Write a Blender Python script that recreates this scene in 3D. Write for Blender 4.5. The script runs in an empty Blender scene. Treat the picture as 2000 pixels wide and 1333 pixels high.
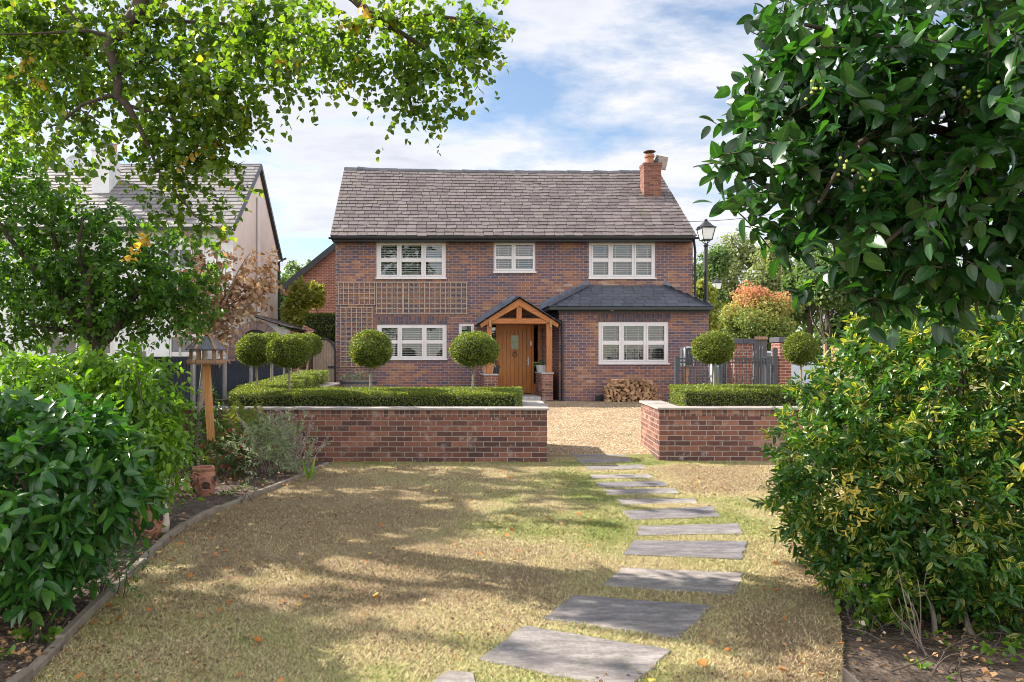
import bpy, math, random
import numpy as np
from mathutils import Vector
R = math.radians
random.seed(7)
rng = np.random.default_rng(11)
sc = bpy.context.scene
COL = sc.collection
F, CX, CY, EYE = 1400.0, 840.0, 700.0, 1.5
# survey: photograph pixels and a measured distance give metres
def X(px, Y): return (px - CX) / F * Y
def Z(py, Y): return EYE - (py - CY) / F * Y
def G(px, py, z=0.0):
    Y = (EYE - z) * F / (py - CY)
    return (X(px, Y), Y)
def gh(Y):
    return 0.0 if Y < 10.9 else min(.29, .29 * (Y - 10.9) / 8.5)

# ------------------------------------------------------------------ mesh helpers
class MB:
    def __init__(s): s.v = []; s.f = []; s.r = []
    def add(s, vs, fs, r=.5):
        o = len(s.v); s.v += [tuple(p) for p in vs]; s.r += [r] * len(vs)
        s.f += [tuple(i + o for i in f) for f in fs]
    def box(s, x0, x1, y0, y1, z0, z1, r=.5):
        s.add([(x0,y0,z0),(x1,y0,z0),(x1,y1,z0),(x0,y1,z0),(x0,y0,z1),(x1,y0,z1),(x1,y1,z1),(x0,y1,z1)],
              [(3,2,1,0),(4,5,6,7),(0,1,5,4),(1,2,6,5),(2,3,7,6),(3,0,4,7)], r)
        return s
    def bar(s, p, q, w, h, r=.5, up=(0,0,1)):
        p = Vector(p); q = Vector(q); d = (q - p).normalized(); u = Vector(up)
        if abs(d.dot(u)) > .98: u = Vector((0, 1, 0))
        a = d.cross(u).normalized() * w / 2; b = a.cross(d).normalized() * h / 2
        vs = [p-a-b, p+a-b, p+a+b, p-a+b, q-a-b, q+a-b, q+a+b, q-a+b]
        s.add(vs, [(0,1,2,3),(7,6,5,4),(0,4,5,1),(1,5,6,2),(2,6,7,3),(3,7,4,0)], r); return s
    def prism(s, pts, y0, y1, r=.5):           # outline in x,z carried along y
        n = len(pts); vs = [(x, y0, z) for x, z in pts] + [(x, y1, z) for x, z in pts]
        s.add(vs, [tuple(range(n)), tuple(range(2*n-1, n-1, -1))] + [(i, n+i, n+(i+1) % n, (i+1) % n) for i in range(n)], r); return s
    def slab(s, pts, z0, z1, r=.5):            # outline in x,y carried along z
        n = len(pts); vs = [(x, y, z0) for x, y in pts] + [(x, y, z1) for x, y in pts]
        s.add(vs, [tuple(range(n-1, -1, -1)), tuple(range(n, 2*n))] + [(i, (i+1) % n, n+(i+1) % n, n+i) for i in range(n)], r); return s
    def tube(s, pts, rad, n=8, r=.5, cap=True):
        pts = [Vector(p) for p in pts]
        if not hasattr(rad, '__len__'): rad = [rad] * len(pts)
        vs = []; k = len(pts); ref = None
        for i, p in enumerate(pts):
            d = (pts[min(i+1, k-1)] - pts[max(i-1, 0)]).normalized()
            if ref is None: ref = Vector((1,0,0)) if abs(d.x) < .8 else Vector((0,1,0))
            a = (ref - d * ref.dot(d)).normalized(); ref = a; b = d.cross(a)
            vs += [p + (a * math.cos(2*math.pi*j/n) + b * math.sin(2*math.pi*j/n)) * rad[i] for j in range(n)]
        fs = [(i*n+j, i*n+(j+1) % n, (i+1)*n+(j+1) % n, (i+1)*n+j) for i in range(k-1) for j in range(n)]
        if cap: fs += [tuple(range(n-1, -1, -1)), tuple(range((k-1)*n, k*n))]
        s.add(vs, fs, r); return s
    def lathe(s, prof, c=(0,0,0), n=20, r=.5, sx=1, sy=1):
        vs = [(c[0]+a*math.cos(2*math.pi*j/n)*sx, c[1]+a*math.sin(2*math.pi*j/n)*sy, c[2]+z) for a, z in prof for j in range(n)]
        k = len(prof)
        fs = [(i*n+j, i*n+(j+1) % n, (i+1)*n+(j+1) % n, (i+1)*n+j) for i in range(k-1) for j in range(n)]
        s.add(vs, fs, r); return s
    def face(s, pts, r=.5): s.add(pts, [tuple(range(len(pts)))], r); return s
    def wall(s, Y0, x0, x1, z0, z1, holes, d):  # sheet facing -y with openings and their reveals
        xs = sorted({x0, x1, *[h[0] for h in holes], *[h[1] for h in holes]})
        zs = sorted({z0, z1, *[h[2] for h in holes], *[h[3] for h in holes]})
        for a, b in zip(xs, xs[1:]):
            for c, e in zip(zs, zs[1:]):
                mx, mz = (a+b)/2, (c+e)/2
                if not any(h[0] < mx < h[1] and h[2] < mz < h[3] for h in holes):
                    s.face([(a,Y0,c),(b,Y0,c),(b,Y0,e),(a,Y0,e)])
        for a, b, c, e in holes:
            y = Y0 + d
            s.face([(a,Y0,c),(a,Y0,e),(a,y,e),(a,y,c)]); s.face([(b,Y0,c),(b,y,c),(b,y,e),(b,Y0,e)])
            s.face([(a,Y0,e),(b,Y0,e),(b,y,e),(a,y,e)]); s.face([(a,Y0,c),(a,y,c),(b,y,c),(b,Y0,c)])
        return s
    def build(s, name, m, parent=None, bevel=0, smooth=False):
        me = bpy.data.meshes.new(name); o = bpy.data.objects.new(name, me)
        off = Vector((0,0,0))
        if parent is not None:
            rt = parent
            while rt.parent: rt = rt.parent
            off = rt.location
        me.from_pydata([(x-off[0], y-off[1], z-off[2]) for x, y, z in s.v], [], s.f)
        at = me.attributes.new('rnd', 'FLOAT', 'POINT'); at.data.foreach_set('value', np.array(s.r, dtype=np.float32))
        me.materials.append(m); me.update()
        if smooth:
            me.polygons.foreach_set('use_smooth', [True] * len(me.polygons))
            me.set_sharp_from_angle(angle=R(40))
        COL.objects.link(o)
        if parent is not None: o.parent = parent
        if bevel:
            b = o.modifiers.new('bevel', 'BEVEL'); b.width = bevel; b.segments = 1; b.limit_method = 'ANGLE'
        return o
def tag(o, label, cat, group=None, kind=None):
    if label: o['label'] = label
    if cat: o['category'] = cat
    if group: o['group'] = group
    if kind: o['kind'] = kind
    return o
def thing(name, loc, label, cat, group=None):
    o = bpy.data.objects.new(name, None); o.empty_display_size = .2; COL.objects.link(o); o.location = loc
    return tag(o, label, cat, group)
def structure(o): o['kind'] = 'structure'; return o
def rebase(o, base):                            # origin of a one-mesh thing to its base
    b = Vector(base); me = o.data
    co = np.empty(len(me.vertices)*3, np.float32); me.vertices.foreach_get('co', co)
    co = co.reshape(-1, 3) - np.array(b, np.float32); me.vertices.foreach_set('co', co.ravel()); o.location = b; me.update(); return o
def dup(o, parent=None):
    c = o.copy(); COL.objects.link(c)
    if parent is not None: c.parent = parent
    for ch in o.children: dup(ch, c)
    return c

# ------------------------------------------------------------------ materials
def mat(name, rough=.8, color=(.5,.5,.5), spec=.3, metal=0):
    m = bpy.data.materials.new(name); m.use_nodes = True; nt = m.node_tree
    b = nt.nodes['Principled BSDF']; b.inputs['Roughness'].default_value = rough
    b.inputs['Base Color'].default_value = (*color, 1); b.inputs['Specular IOR Level'].default_value = spec
    b.inputs['Metallic'].default_value = metal
    return m, nt, b
def N(nt, t, **kw):
    n = nt.nodes.new(t)
    for k, v in kw.items():
        if k in n.inputs: n.inputs[k].default_value = v
        else: setattr(n, k, v)
    return n
def L(nt, a, b): nt.links.new(a, b)
def ramp(nt, src, stops, interp='LINEAR'):
    n = nt.nodes.new('ShaderNodeValToRGB'); e = n.color_ramp.elements; n.color_ramp.interpolation = interp
    while len(e) < len(stops): e.new(.5)
    for i, (p, c) in enumerate(stops): e[i].position = p; e[i].color = (*c, 1)
    L(nt, src, n.inputs['Fac']); return n.outputs['Color']
def math_(nt, op, a, b=0.0, clamp=False):
    n = nt.nodes.new('ShaderNodeMath'); n.operation = op; n.use_clamp = clamp
    for i, v in enumerate((a, b)):
        if isinstance(v, (int, float)): n.inputs[i].default_value = v
        else: L(nt, v, n.inputs[i])
    return n.outputs[0]
def mix(nt, f, a, b, mode='MIX'):
    n = nt.nodes.new('ShaderNodeMix'); n.data_type = 'RGBA'; n.blend_type = mode
    for i, v in ((0, f), (6, a), (7, b)):
        if isinstance(v, (int, float)): n.inputs[i].default_value = v
        elif isinstance(v, tuple): n.inputs[i].default_value = (*v, 1)
        else: L(nt, v, n.inputs[i])
    return n.outputs[2]
def noise(nt, vec, scale, detail=4, rough=.55, out='Fac'):
    n = N(nt, 'ShaderNodeTexNoise', Scale=scale, Detail=detail, Roughness=rough)
    if vec is not None: L(nt, vec, n.inputs['Vector'])
    return n.outputs[out]
def coord(nt, out='Object'): return nt.nodes.new('ShaderNodeTexCoord').outputs[out]
def attr(nt, name): return N(nt, 'ShaderNodeAttribute', attribute_name=name).outputs['Fac']
def bump(nt, b, h, strength=.4, dist=.01):
    n = N(nt, 'ShaderNodeBump', Strength=strength, Distance=dist); L(nt, h, n.inputs['Height']); L(nt, n.outputs[0], b.inputs['Normal'])

def brick_mat(name, stops, mortar, soldier=False, patch=.35, stain=(.02,.02,.02), bw=.225, rh=.075, whit=.0, cw=.8, ms=.0055):
    m, nt, b = mat(name, .88, spec=.2)
    co = coord(nt); s = N(nt, 'ShaderNodeSeparateXYZ'); L(nt, co, s.inputs[0])
    u = math_(nt, 'ADD', s.outputs[0], s.outputs[1]); c = N(nt, 'ShaderNodeCombineXYZ')
    wob = noise(nt, co, 9, 2); wz = math_(nt, 'ADD', s.outputs[2], math_(nt, 'MULTIPLY', math_(nt, 'SUBTRACT', wob, .5), .012))
    L(nt, u, c.inputs[0]); L(nt, wz, c.inputs[1])
    bt = N(nt, 'ShaderNodeTexBrick', Scale=1.0); bt.inputs['Mortar Size'].default_value = ms; bt.inputs['Mortar Smooth'].default_value = .25
    bt.inputs['Color1'].default_value = (0,0,0,1); bt.inputs['Color2'].default_value = (1,1,1,1); bt.inputs['Mortar'].default_value = (.5,.5,.5,1)
    bt.inputs['Brick Width'].default_value = .075 if soldier else bw; bt.inputs['Row Height'].default_value = .23 if soldier else rh
    bt.offset = 0 if soldier else .5
    L(nt, c.outputs[0], bt.inputs['Vector'])
    big = noise(nt, co, .8, 4)
    t = math_(nt, 'ADD', math_(nt, 'ADD', math_(nt, 'MULTIPLY', bt.outputs['Color'], cw), (1-cw)/2), math_(nt, 'MULTIPLY', math_(nt, 'SUBTRACT', big, .5), patch*2.2))
    fine = noise(nt, co, 28, 5, .65)
    t = math_(nt, 'ADD', t, math_(nt, 'MULTIPLY', math_(nt, 'SUBTRACT', fine, .5), .42), clamp=True)
    col = ramp(nt, t, stops)
    st = ramp(nt, noise(nt, co, 14, 6, .7), [(.5, (0,0,0)), (.68, (1,1,1))])
    col = mix(nt, math_(nt, 'MULTIPLY', st, .35), col, stain)
    if whit:
        wh = ramp(nt, noise(nt, co, 5, 6, .75), [(.56, (0,0,0)), (.72, (1,1,1))])
        col = mix(nt, math_(nt, 'MULTIPLY', wh, whit), col, (.42,.38,.35))
    mc = mix(nt, fine, mortar, tuple(v*1.5 for v in mortar))
    col = mix(nt, bt.outputs['Fac'], col, mc)
    L(nt, col, b.inputs['Base Color'])
    h = math_(nt, 'ADD', math_(nt, 'MULTIPLY', bt.outputs['Fac'], -1.0), math_(nt, 'MULTIPLY', fine, .55))
    bump(nt, b, h, .75, .012)
    return m
HB = [(.0,(.062,.052,.078)), (.2,(.10,.075,.098)), (.42,(.138,.08,.088)), (.62,(.19,.092,.074)), (.82,(.27,.12,.066)), (.93,(.32,.165,.10)), (1,(.35,.23,.165))]
M_brick = brick_mat('house_brick', HB, (.24,.19,.175), patch=.66, cw=.62, ms=.0075)
HBs = [(.0,(.062,.055,.08)), (.35,(.085,.065,.085)), (.65,(.13,.075,.07)), (1,(.25,.10,.055))]
M_soldier = brick_mat('soldier_brick', HBs, (.15,.13,.125), soldier=True, patch=.2)
WB = [(.0,(.055,.034,.034)), (.3,(.11,.052,.042)), (.6,(.18,.077,.054)), (.85,(.25,.11,.073)), (1,(.32,.20,.15))]
M_wallbrick = brick_mat('garden_wall_brick', WB, (.235,.19,.16), patch=.35, whit=.6, ms=.007, cw=.7)
M_wallsoldier = brick_mat('garden_wall_soldier_brick', WB, (.20,.165,.14), soldier=True, patch=.2, whit=.4)
RB = [(.0,(.13,.05,.04)), (.5,(.21,.075,.052)), (1,(.29,.115,.075))]
M_redbrick = brick_mat('red_brick', RB, (.35,.27,.22), patch=.2)
DB = [(.0,(.06,.05,.06)), (.5,(.11,.075,.075)), (1,(.17,.10,.09))]
M_archbrick = brick_mat('dark_arch_brick', DB, (.15,.13,.13), soldier=True, patch=.2)

def slate_mat(name, stops, lich=(.16,.15,.09), lf=.35, rough=.62):
    m, nt, b = mat(name, rough, spec=.35); co = coord(nt); r = attr(nt, 'rnd')
    n1 = noise(nt, co, 22, 5, .65); t = math_(nt, 'ADD', math_(nt, 'MULTIPLY', r, .42), math_(nt, 'MULTIPLY', math_(nt,'SUBTRACT', n1, .28), .9), clamp=True)
    col = ramp(nt, t, stops)
    li = ramp(nt, noise(nt, co, 2.2, 7, .72), [(.5, (0,0,0)), (.66, (1,1,1))])
    col = mix(nt, math_(nt, 'MULTIPLY', li, lf), col, lich)
    dk = ramp(nt, noise(nt, co, 1.1, 6, .7), [(.52, (0,0,0)), (.7, (1,1,1))])
    col = mix(nt, math_(nt, 'MULTIPLY', dk, .5), col, (.05,.045,.042))
    L(nt, col, b.inputs['Base Color']); bump(nt, b, n1, .35, .01); return m
M_slate = slate_mat('old_slate', [(0,(.07,.055,.056)), (.4,(.118,.095,.093)), (.75,(.165,.135,.131)), (1,(.25,.22,.21))])
M_slateN = slate_mat('pale_slate', [(0,(.10,.09,.095)), (.5,(.19,.175,.17)), (1,(.28,.26,.245))], lf=.15)
M_slateD = slate_mat('dark_slate', [(0,(.045,.05,.062)), (.5,(.075,.08,.098)), (1,(.12,.125,.145))], lf=.06)
def simple(name, color, rough=.7, var=.25, scale=12, spec=.3, metal=0, bmp=.2, scl=None):
    m, nt, b = mat(name, rough, color, spec, metal); co = coord(nt)
    if scl:
        mp = N(nt, 'ShaderNodeMapping'); mp.inputs['Scale'].default_value = scl; L(nt, co, mp.inputs[0]); co = mp.outputs[0]
    n = noise(nt, co, scale, 6, .62)
    c = ramp(nt, n, [(.3, tuple(v*(1-var) for v in color)), (.7, tuple(min(1, v*(1+var)) for v in color))])
    L(nt, c, b.inputs['Base Color'])
    if bmp: bump(nt, b, n, bmp, .008)
    return m
M_black = simple('black_plastic', (.018,.018,.02), .4, .2, 8, .4, bmp=0)
M_ridge = simple('ridge_tile', (.055,.055,.065), .6, .3, 6)
M_lead = simple('lead_flashing', (.11,.125,.17), .55, .25, 5)
M_white = simple('white_window_frame', (.56,.52,.515), .35, .05, 3, .4, bmp=0)
M_blind = simple('blind_slats', (.62,.60,.56), .6, .06, 3, bmp=0)
M_oak = simple('oak_timber', (.31,.115,.034), .55, .35, 5, scl=(6,6,1), bmp=.15)
M_oakh = simple('oak_beam', (.31,.115,.034), .55, .35, 5, scl=(1,6,6), bmp=.15)
M_door = simple('oak_door', (.33,.12,.026), .42, .22, 4, scl=(9,9,.8), bmp=.08)
M_trellis = simple('weathered_trellis', (.34,.265,.205), .8, .3, 20)
M_render = simple('cream_render', (.66,.57,.52), .9, .08, 2.0, bmp=.1)
M_renderw = simple('white_render', (.58,.57,.575), .9, .12, 2.5, bmp=.15)
M_stonecap = simple('coping_stone', (.27,.235,.215), .8, .2, 7)
M_conc = simple('concrete', (.33,.31,.29), .9, .25, 9)
M_fence = simple('blue_black_fence', (.035,.04,.058), .7, .3, 15, scl=(4,4,.6))
M_gatew = simple('weathered_gate_boards', (.22,.165,.125), .8, .35, 6, scl=(8,8,.7))
M_iron = simple('grey_iron', (.035,.04,.047), .5, .2, 10, .4)
M_lampb = simple('black_iron', (.02,.021,.024), .45, .2, 10, .4)
M_terra = simple('terracotta', (.29,.13,.085), .8, .3, 9, bmp=.3)
M_terral = simple('pale_terracotta', (.44,.26,.17), .8, .3, 9, bmp=.3)
M_pine = simple('pine_post', (.42,.20,.07), .7, .3, 6, scl=(8,8,.6))
M_pined = simple('weathered_pine', (.27,.16,.09), .75, .3, 6, scl=(6,6,1))
M_felt = simple('grey_roof_felt', (.13,.13,.15), .8, .2, 20)
M_barrel = simple('barrel_staves', (.16,.13,.115), .8, .35, 5, scl=(8,8,1))
M_steel = simple('pale_metal', (.42,.43,.45), .4, .15, 6, .5, .3, 0)
M_car = simple('silver_paint', (.42,.45,.5), .25, .05, 2, .5, .2, 0)
M_rubber = simple('rubber', (.02,.02,.02), .8, .2, 9)
M_bark = simple('bark', (.06,.046,.034), .9, .4, 18, bmp=.8)
M_bark2 = simple('pale_twig_bark', (.30,.24,.19), .9, .3, 18, bmp=.5)
M_bird = simple('dark_feathers', (.04,.042,.05), .6, .3, 20)
M_stem = simple('topiary_stem_bark', (.25,.21,.15), .9, .3, 25)
def log_mat():
    m, nt, b = mat('split_logs', .85); co = coord(nt); r = attr(nt, 'rnd'); oi = N(nt, 'ShaderNodeObjectInfo').outputs['Random']
    n = noise(nt, co, 40, 5)
    t = math_(nt, 'ADD', math_(nt, 'MULTIPLY', oi, .6), math_(nt, 'MULTIPLY', n, .4))
    L(nt, ramp(nt, t, [(.1,(.14,.085,.055)), (.45,(.34,.19,.10)), (.7,(.44,.27,.15)), (.95,(.28,.20,.15))]), b.inputs['Base Color']); bump(nt, b, n, .4); return m
M_log = log_mat()
def slab_mat():
    m, nt, b = mat('grey_flagstone', .75, spec=.3); co = coord(nt)
    mp = N(nt, 'ShaderNodeMapping'); mp.inputs['Scale'].default_value = (1,4,1); mp.inputs['Rotation'].default_value = (0,0,.15); L(nt, co, mp.inputs[0])
    n1 = noise(nt, mp.outputs[0], 3.5, 8, .68); n2 = noise(nt, co, 40, 5, .7); n3 = noise(nt, co, 1.6, 4)
    t = math_(nt, 'ADD', math_(nt, 'MULTIPLY', n1, .7), math_(nt, 'MULTIPLY', n2, .3))
    c = ramp(nt, t, [(.34,(.06,.058,.065)), (.48,(.14,.132,.137)), (.62,(.27,.255,.25))])
    c = mix(nt, math_(nt, 'MULTIPLY', n3, .35), c, (.26,.22,.18)); oi = N(nt, 'ShaderNodeObjectInfo').outputs['Random']
    c = mix(nt, 1.0, c, ramp(nt, oi, [(0,(.72,.72,.76)), (.5,(.95,.93,.92)), (1,(1.2,1.14,1.06))]), 'MULTIPLY')
    ms = ramp(nt, noise(nt, co, 6, 7, .75), [(.54,(0,0,0)), (.66,(1,1,1))]); c = mix(nt, math_(nt,'MULTIPLY',ms,.55), c, (.075,.08,.055))
    sp = ramp(nt, noise(nt, co, 17, 3, .5), [(.72,(0,0,0)), (.77,(1,1,1))]); c = mix(nt, math_(nt,'MULTIPLY',sp,.5), c, (.45,.45,.45))
    L(nt, c, b.inputs['Base Color']); bump(nt, b, t, .6, .015); return m
M_slab = slab_mat()
def glass_mat(name, tint=(1,1,1)):
    m = bpy.data.materials.new(name); m.use_nodes = True; nt = m.node_tree; nt.nodes.clear()
    o = N(nt, 'ShaderNodeOutputMaterial'); t = N(nt, 'ShaderNodeBsdfTransparent', Color=(*tint, 1)); g = N(nt, 'ShaderNodeBsdfGlossy', Roughness=.0)
    g.inputs['Color'].default_value = (1,1,1,1)
    f = N(nt, 'ShaderNodeFresnel', IOR=1.5); mx = N(nt, 'ShaderNodeMixShader')
    w = N(nt, 'ShaderNodeBump', Strength=.06, Distance=.02); co = coord(nt); L(nt, noise(nt, co, 2.0, 1), w.inputs['Height']); L(nt, w.outputs[0], g.inputs['Normal'])
    L(nt, math_(nt, 'ADD', f.outputs[0], .03, clamp=True), mx.inputs[0]); L(nt, t.outputs[0], mx.inputs[1]); L(nt, g.outputs[0], mx.inputs[2]); L(nt, mx.outputs[0], o.inputs[0]); return m
M_glass = glass_mat('window_glass', (.9,.93,.92))
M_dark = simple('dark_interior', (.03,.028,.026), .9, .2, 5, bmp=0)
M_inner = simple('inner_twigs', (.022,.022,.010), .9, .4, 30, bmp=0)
M_lampglass = simple('frosted_lamp_glass', (.75,.75,.72), .3, .05, 5, .5, bmp=0)

def leaf_mat(name, stops, transl=.4, tcol=(1.6,1.9,.6), rough=.4, spec=.4, rib=None, edge=None):
    m = bpy.data.materials.new(name); m.use_nodes = True; nt = m.node_tree; b = nt.nodes['Principled BSDF']; o = nt.nodes['Material Output']
    b.inputs['Roughness'].default_value = rough; b.inputs['Specular IOR Level'].default_value = spec
    c = ramp(nt, attr(nt, 'rnd'), stops)
    if rib:
        k = ramp(nt, attr(nt, 'rib'), [(0, (1,1,1)), (.16, (0,0,0))]); c = mix(nt, math_(nt, 'MULTIPLY', k, rib[0]), c, rib[1])
    if edge:                                     # pale margin on part of the leaves
        k = math_(nt, 'MULTIPLY', math_(nt, 'GREATER_THAN', attr(nt, 'rib'), .5), math_(nt, 'GREATER_THAN', attr(nt, 'rnd'), edge[0])); c = mix(nt, math_(nt, 'MULTIPLY', k, .85), c, edge[1])
    n = noise(nt, coord(nt), 60 if rib else 30, 2); c = mix(nt, .25, c, ramp(nt, n, [(.3,(.5,.5,.5)), (.7,(1.3,1.3,1.3))]), 'MULTIPLY')
    L(nt, c, b.inputs['Base Color'])
    t = N(nt, 'ShaderNodeBsdfTranslucent'); L(nt, mix(nt, 1.0, c, tcol, 'MULTIPLY'), t.inputs['Color'])
    mx = N(nt, 'ShaderNodeMixShader'); mx.inputs[0].default_value = transl
    L(nt, b.outputs[0], mx.inputs[1]); L(nt, t.outputs[0], mx.inputs[2]); L(nt, mx.outputs[0], o.inputs['Surface']); return m
ML_lime = leaf_mat('lime_leaves', [(0,(.03,.07,.010)), (.45,(.065,.125,.014)), (.8,(.115,.175,.02)), (.95,(.20,.225,.03)), (.98,(.40,.25,.03)), (1,(.38,.18,.03))], .5, (2.3,2.3,.7))
ML_plum = leaf_mat('plum_leaves', [(0,(.022,.06,.012)), (.5,(.05,.115,.016)), (.9,(.095,.17,.025)), (1,(.15,.19,.04))], .45, (2.3,2.4,.7), .38)
ML_brown = leaf_mat('withered_leaves', [(0,(.22,.12,.07)), (.5,(.37,.24,.15)), (.85,(.48,.35,.23)), (1,(.26,.2,.1))], .25, (1.4,1.1,.7), .8, .2)
ML_phil = leaf_mat('bright_shrub_leaves', [(0,(.05,.11,.012)), (.5,(.10,.205,.016)), (.85,(.17,.28,.022)), (1,(.28,.36,.035))], .42, (1.8,2.0,.6), .38, .45, (.35,(.2,.3,.05)))
ML_laurel = leaf_mat('laurel_leaves', [(0,(.012,.050,.011)), (.5,(.025,.092,.014)), (.88,(.058,.15,.022)), (.975,(.10,.19,.03)), (.99,(.34,.28,.05)), (1,(.28,.12,.04))], .25, (2.2,2.5,.7), .3, .5, (.4,(.10,.19,.045)))
ML_holly = leaf_mat('glossy_dark_leaves', [(0,(.008,.032,.010)), (.5,(.017,.058,.014)), (.9,(.035,.10,.018)), (1,(.12,.22,.03))], .24, (2.6,3.2,.8), .3, .5, (.35,(.10,.16,.06)))
ML_euon = leaf_mat('variegated_leaves', [(0,(.014,.05,.011)), (.4,(.03,.10,.015)), (.7,(.065,.15,.018)), (.86,(.15,.22,.03)), (.95,(.36,.34,.06)), (1,(.52,.36,.07))], .33, (2.2,2.1,.6), .33, .5, (.25,(.2,.25,.06)), (.66,(.44,.40,.08)))
ML_box = leaf_mat('box_leaves', [(0,(.05,.075,.012)), (.5,(.092,.138,.017)), (.85,(.16,.20,.028)), (1,(.28,.27,.06))], .35, (2.1,2.0,.7), .5)
ML_wood = leaf_mat('woodland_leaves', [(0,(.04,.075,.02)), (.5,(.08,.135,.04)), (1,(.14,.19,.06))], .4, (1.8,1.9,.8), .6)
ML_wood2 = leaf_mat('pale_woodland_leaves', [(0,(.10,.13,.05)), (.5,(.165,.195,.08)), (1,(.24,.25,.12))], .4, (1.7,1.8,.8), .6)
ML_yel = leaf_mat('yellow_green_leaves', [(0,(.13,.17,.03)), (.5,(.24,.27,.045)), (1,(.36,.35,.07))], .4, (1.6,1.6,.7), .6)
ML_acer = leaf_mat('autumn_leaves', [(0,(.13,.19,.04)), (.3,(.23,.27,.06)), (.5,(.36,.33,.09)), (.7,(.48,.33,.13)), (.88,(.52,.26,.14)), (1,(.50,.17,.12))], .4, (1.4,1.3,.9), .6)
ML_grey = leaf_mat('grey_green_leaves', [(0,(.13,.17,.09)), (.5,(.22,.27,.15)), (.8,(.31,.34,.22)), (1,(.36,.33,.30))], .3, (1.5,1.6,.9), .7)
ML_seed = leaf_mat('dry_flower_heads', [(0,(.22,.16,.14)), (1,(.40,.33,.31))], .2, (1.2,1.1,1), .8)
ML_fern = leaf_mat('fern_fronds', [(0,(.06,.10,.015)), (.6,(.13,.17,.02)), (1,(.32,.26,.05))], .4, (1.7,1.8,.6), .6)
ML_ros = leaf_mat('rosemary_needles', [(0,(.02,.07,.02)), (.6,(.045,.12,.03)), (1,(.08,.17,.04))], .25, (1.8,2.0,.7), .5)
ML_red = leaf_mat('red_shrub_leaves', [(0,(.03,.07,.015)), (.7,(.06,.11,.02)), (.8,(.25,.05,.03)), (1,(.35,.06,.05))], .35, (1.6,1.6,.7), .6)
ML_purp = leaf_mat('russet_leaves', [(0,(.10,.04,.03)), (.6,(.19,.08,.05)), (1,(.12,.12,.03))], .3, (1.4,1.1,.8), .6)
# ------------------------------------------------------------------ foliage helpers
def T_oval(w=.42, fold=.12, curl=.18):
    v = [(0,0,0), (-w*.8,.3,fold), (0,.3,0), (w*.8,.3,fold), (-w*.85,.65,fold), (0,.65,0), (w*.85,.65,fold), (0,1,0)]
    v = [(a*.5/.5, b, c - curl*b*b) for a, b, c in v]
    f = [(0,2,1), (0,3,2), (1,2,5), (1,5,4), (2,3,6), (2,6,5), (4,5,7), (5,6,7)]
    rib = [0, 1, 0, 1, 1, 0, 1, 0]
    return np.array(v), np.array(f), np.array(rib, float)
def T_fine(w=.2, fold=.06, curl=.2, rows=(.1,.28,.5,.72,.9), tip=.75):
    v = [(0,0,0)]; rib = [0]
    for y in rows:
        h = w*(math.sin(math.pi*min(1, y**tip)))**.75; z = -curl*y*y
        v += [(-h, y, z+fold*h/w), (0, y, z), (h, y, z+fold*h/w)]; rib += [1, 0, 1]
    v.append((0,1,-curl)); rib.append(0); f = [(0,2,1), (0,3,2)]; n = len(rows)
    for i in range(n-1):
        a = 1+3*i; f += [(a,a+1,a+4), (a,a+4,a+3), (a+1,a+2,a+5), (a+1,a+5,a+4)]
    a = 1+3*(n-1); e = len(v)-1; f += [(a,a+1,e), (a+1,a+2,e)]
    return np.array(v), np.array(f), np.array(rib, float)
def T_round(w=.5, fold=.1, curl=.15):            # heart shaped
    v = [(0,0,0), (-w,.22,fold), (w,.22,fold), (-w*.8,.62,fold-curl*.4), (w*.8,.62,fold-curl*.4), (0,1,-curl), (0,.5,-curl*.2)]
    f = [(0,6,1), (0,2,6), (1,6,3), (6,2,4), (3,6,5), (6,4,5)]
    return np.array(v), np.array(f), np.array([0,1,1,1,1,0,0], float)
def T_dia(w=.38, fold=.08):
    return np.array([(0,0,0), (-w,.5,fold), (0,1,0), (w,.5,fold)]), np.array([(0,2,1), (0,3,2)]), np.array([0,1,0,1.])
def unit(a): return a / np.maximum(np.linalg.norm(a, axis=-1, keepdims=True), 1e-9)
def mesh_arrays(name, V, Fc, rnd, rib, m, parent):
    me = bpy.data.meshes.new(name); off = np.zeros(3)
    if parent is not None:
        rt = parent
        while rt.parent: rt = rt.parent
        off = np.array(rt.location)
    V = V - off
    me.vertices.add(len(V)); me.vertices.foreach_set('co', V.astype(np.float32).ravel())
    me.loops.add(Fc.size); me.loops.foreach_set('vertex_index', Fc.astype(np.int32).ravel())
    me.polygons.add(len(Fc)); me.polygons.foreach_set('loop_start', (np.arange(len(Fc))*3).astype(np.int32))
    me.update(calc_edges=True)
    me.attributes.new('rnd', 'FLOAT', 'POINT').data.foreach_set('value', rnd.astype(np.float32))
    me.attributes.new('rib', 'FLOAT', 'POINT').data.foreach_set('value', rib.astype(np.float32))
    me.polygons.foreach_set('use_smooth', np.ones(len(Fc), bool)); me.materials.append(m); o = bpy.data.objects.new(name, me); COL.objects.link(o)
    if parent is not None: o.parent = parent
    return o
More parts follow.
